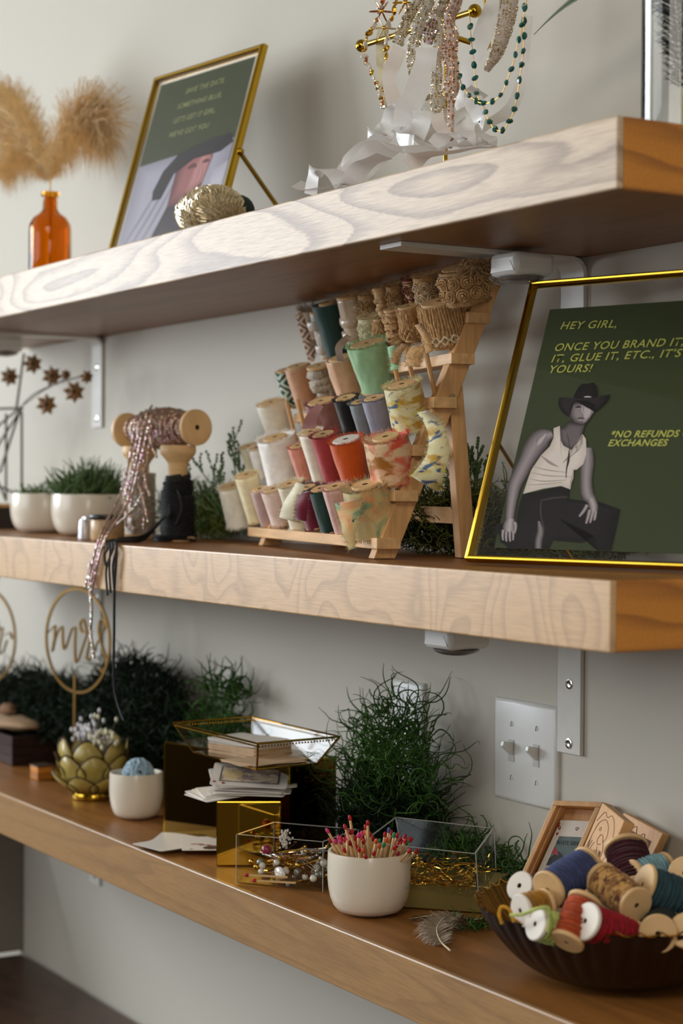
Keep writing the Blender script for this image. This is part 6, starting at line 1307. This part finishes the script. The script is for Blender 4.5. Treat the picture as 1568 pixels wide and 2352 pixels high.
rib('long satin ribbon with a curled loop at the shelf edge, far left', [(560, 985), (450, 1030), (380, 1090), (310, 1170), (260, 1110), (190, 1070), (125, 1075), (105, 1130), (90, 1230)], .020, m_sat, -.215, 8, tw=.4)
rib('sheer ribbon tip pointing left over the shelf edge', [(320, 1160), (200, 1180), (90, 1195), (0, 1160)], .014, m_org, -.215, 9)
rib('white satin ribbon drooping right of the rose gold band', [(1160, 570), (1110, 620), (1140, 680), (1160, 760), (1150, 790)], .022, m_sat, -.15, 10, tw=.9)
rib('sheer ribbon folded upright at the middle right of the pile', [(1010, 700), (1070, 740), (1060, 830), (1000, 900), (900, 880)], .026, m_org, -.15, 11, tw=.8)
rib('sheer ribbon folded behind the long crystal drops', [(820, 640), (850, 720), (880, 800), (830, 880), (760, 900)], .028, m_org, -.145, 12, tw=.7)
rib('organza ribbon sloping down the left of the pile', [(560, 900), (480, 930), (400, 1000), (330, 1080), (360, 1140)], .028, m_org, -.18, 13, tw=.5)
rib('cream satin ribbon folded at the back of the pile', [(700, 620), (760, 640), (860, 600), (960, 560), (1000, 640)], .020, mat('cream_ribbon', 'd9cfae'), -.12, 14, tw=.6)
rib('satin ribbon looping upright at the left crest of the pile', [(700, 820), (650, 760), (620, 700), (660, 660), (700, 720), (690, 800), (640, 860)], .018, m_sat, -.165, 15)
rib('organza ribbon puffed behind the teardrop tail', [(780, 860), (830, 760), (880, 700), (930, 740), (900, 840), (820, 900)], .030, m_org, -.15, 16)
rib('white satin ribbon folded low in front of the gold pole', [(880, 930), (940, 860), (1020, 840), (1080, 880), (1000, 920), (900, 940)], .020, m_sat, -.18, 17)
rib('organza ribbon folded low at the right end of the pile', [(1020, 880), (1100, 860), (1170, 880), (1210, 905), (1120, 925)], .022, m_org, -.16, 18)
rib('white satin ribbon sloping over the left of the pile', [(560, 860), (500, 900), (420, 960), (350, 1030), (300, 1110), (360, 1130)], .020, m_sat, -.175, 19)
# crystal cluster, black wires
c = at(482, 478, y=-.205); c.z = ZA+.028; t = thing('beaded_pouch', 'champagne pouch covered in long glassy beads in front of the tall frame', 'pouch', (c.x, c.y, ZA+.0006)); rnd = random.Random(3)
m_bugle = mat('bugle_bead', 'cbb88f', .12, .3, var=.3, vs=200, bmp=.3, coat=.8); m_linen = mat('pouch_cloth', 'a89a7c', .8, var=.2)
b = MB(); b.ball((0, 0, .0), 1, 20, 12); b.v = [Vector((v.x*.056, v.y*.036, v.z*.031+.030)) for v in b.v]; b.build('pouch_body', m_linen, t); b = MB()
for k in range(1300):
    u = rnd.uniform(0, 2*PI); w = math.acos(rnd.uniform(-.6, 1)); n_ = Vector((math.sin(w)*math.cos(u), math.sin(w)*math.sin(u), math.cos(w))); p = Vector((n_.x*.056, n_.y*.036, n_.z*.031+.030)); td = Vector((-.6+math.sin(p.x*120), .4*math.cos(p.z*150), .8)); td = (td-n_*td.dot(n_)).normalized(); b.tube([p+n_*.0002, p+td*.006+n_*.0016], .0009, 4)
b.build('bugle_beads', m_bugle, t, kind='stuff', smooth=False)
b = MB(); b.v = []; b.ball((0, 0, 0), 1, 16, 10); b.v = [Vector((v.x*.024+.018, v.y*.02+.03, v.z*.022+.030)) for v in b.v]; b.build('dark_lining', mat('dark_green_velvet', '1b2a22', .8), t)
t = thing('hair_clip', 'black wire hair clip lying at the foot of the tall frame', 'hair clip', at(325, 545, y=-.215)*1.0); t.location.z = ZA+.001
for k in range(3): b = MB(); b.tube(catmull([(-.03, .0, .001), (-.01, .004*k, .008+.003*k), (.015, -.004, .005), (.04, .003*k, .002)], 6), .0009, 5); b.build('wire', m_black, t)
# vase with black feathers, strap leaf
vc = Vector((at(1565, 200, y=-.13).x, -.13, ZA)); t = thing('glass_vase', 'thick clear glass vase at the upper right corner of the photo', 'vase', vc+Vector((0, 0, .0006)))
m_vg, nt, bb = nodes('vase_glass'); bb.inputs['Base Color'].default_value = (.93, .95, .95, 1); bb.inputs['Transmission Weight'].default_value = 1; bb.inputs['Roughness'].default_value = .01; bb.inputs['IOR'].default_value = 1.45; bump(nt, bb, noise_t(nt, coords(nt), 6, 1).outputs[0], .03, .002)
b = MB(); b.lathe([(0, 0), (.035, 0), (.036, .002), (.036, .22), (.0325, .22), (.0325, .012), (0, .012)], 40); b.build('vase_body', m_vg, t, angle=50)
m_bf = mat('black_ostrich', '17161a', .8, var=.3, bmp=0)
for k, (dx, dy, dz) in enumerate(((-.012, 0, .19), (.012, .008, .2), (.0, -.012, .17))):
    feather(('black ostrich feather leaning left in the clear vase', 'black ostrich feather leaning right in the clear vase', 'shorter black ostrich feather at the front in the clear vase')[k], [vc+Vector((0, 0, .02)), vc+Vector((dx*.3, dy*.3, .09)), vc+Vector((dx*.8, dy*.8, .14)), vc+Vector((dx*1.3, dy, dz))], .024, m_bf, 60+k, dens=420)
lf = thing('strap_leaf', 'dark green pointed strap leaf arching in from the upper right', 'leaf', vc+Vector((0, 0, .02))); cam_update(); Q = catmull([vc+Vector((-.005, .02, .02)), vc+Vector((-.02, .03, .16)), at(1440, -70, y=-.11), at(1330, -12, y=-.11), at(1270, 35, y=-.11), at(1225, 80, y=-.11)], 7); b = MB(); n = len(Q)
wd = [.004+.020*math.sin(min(1, (i/(n-1))*1.02)*PI)**.8 if i > n*.3 else .005+.01*(i/n) for i in range(n)]; wd[-1] = .0005
b.strip([lf.matrix_world.inverted() @ q for q in Q], [Vector((.35, .55, .75))]*n, wd); b.build('leaf_blade', mat('leaf_green', '2e4a22', .4, var=.2, vs=30, bmp=.1, coat=.2), lf, thick=.0006)
# far left of the lowest shelf
c = Vector((cx_(38, -.12, 0), -.12, ZC)); t = thing('wooden_crate', 'dark wooden crate at the far left of the lowest shelf', 'crate', c+Vector((0, 0, .0006))); mm = mat('dark_crate', '2a120c', .5, var=.3, bmp=.1)
for k in range(3): b = MB(); b.box((0, -.036, .008+.0155*k), (.17, .006, .0145)); b.build('slat', mm, t, smooth=False, bevel=.0006)
for k in range(3): b = MB(); b.box((.082, 0, .008+.0155*k), (.006, .066, .0145)); b.build('slat', mm, t, smooth=False, bevel=.0006)
b = MB(); b.box((0, .036, .024), (.17, .006, .047)); b.build('back_board', mm, t, smooth=False); b = MB(); b.box((0, 0, .003), (.158, .066, .005)); b.build('floor_board', mm, t, smooth=False); b = MB(); b.box((-.082, 0, .024), (.006, .066, .047)); b.build('side_board', mm, t, smooth=False)
t = thing('driftwood', 'pale tan driftwood slab lying on the dark crate at the left', 'driftwood', c+Vector((0, 0, .0485))); b = MB(); b.ball((0, 0, 0), 1, 20, 12); b.v = [Vector((v.x*.085, v.y*.036, v.z*.011+.0115+.004*noise.noise(v*3))) for v in b.v]; b.build('slab', mat('driftwood_tan', '8f7354', .8, var=.3, vs=30, bmp=.4, bs=90), t); b = MB(); b.ball((-.03, 0, .028), .018, 12, 8, (1.5, .9, .7)); b.build('knot', mat('driftwood_brown', '6f4c30', .8, var=.3), t)
c = Vector((cx_(98, -.165, 0), -.165, ZC)); t = thing('wooden_block', 'small orange brown wooden block between crate and lotus bowl', 'block', c+Vector((0, 0, .0006))); b = MB(); b.box((0, 0, .010), (.03, .025, .02)); b.build('block_body', m_oake, t, smooth=False, bevel=.001); b = MB(); b.box((0, 0, .0212), (.032, .027, .002)); b.build('block_top', m_oakd, t, smooth=False)
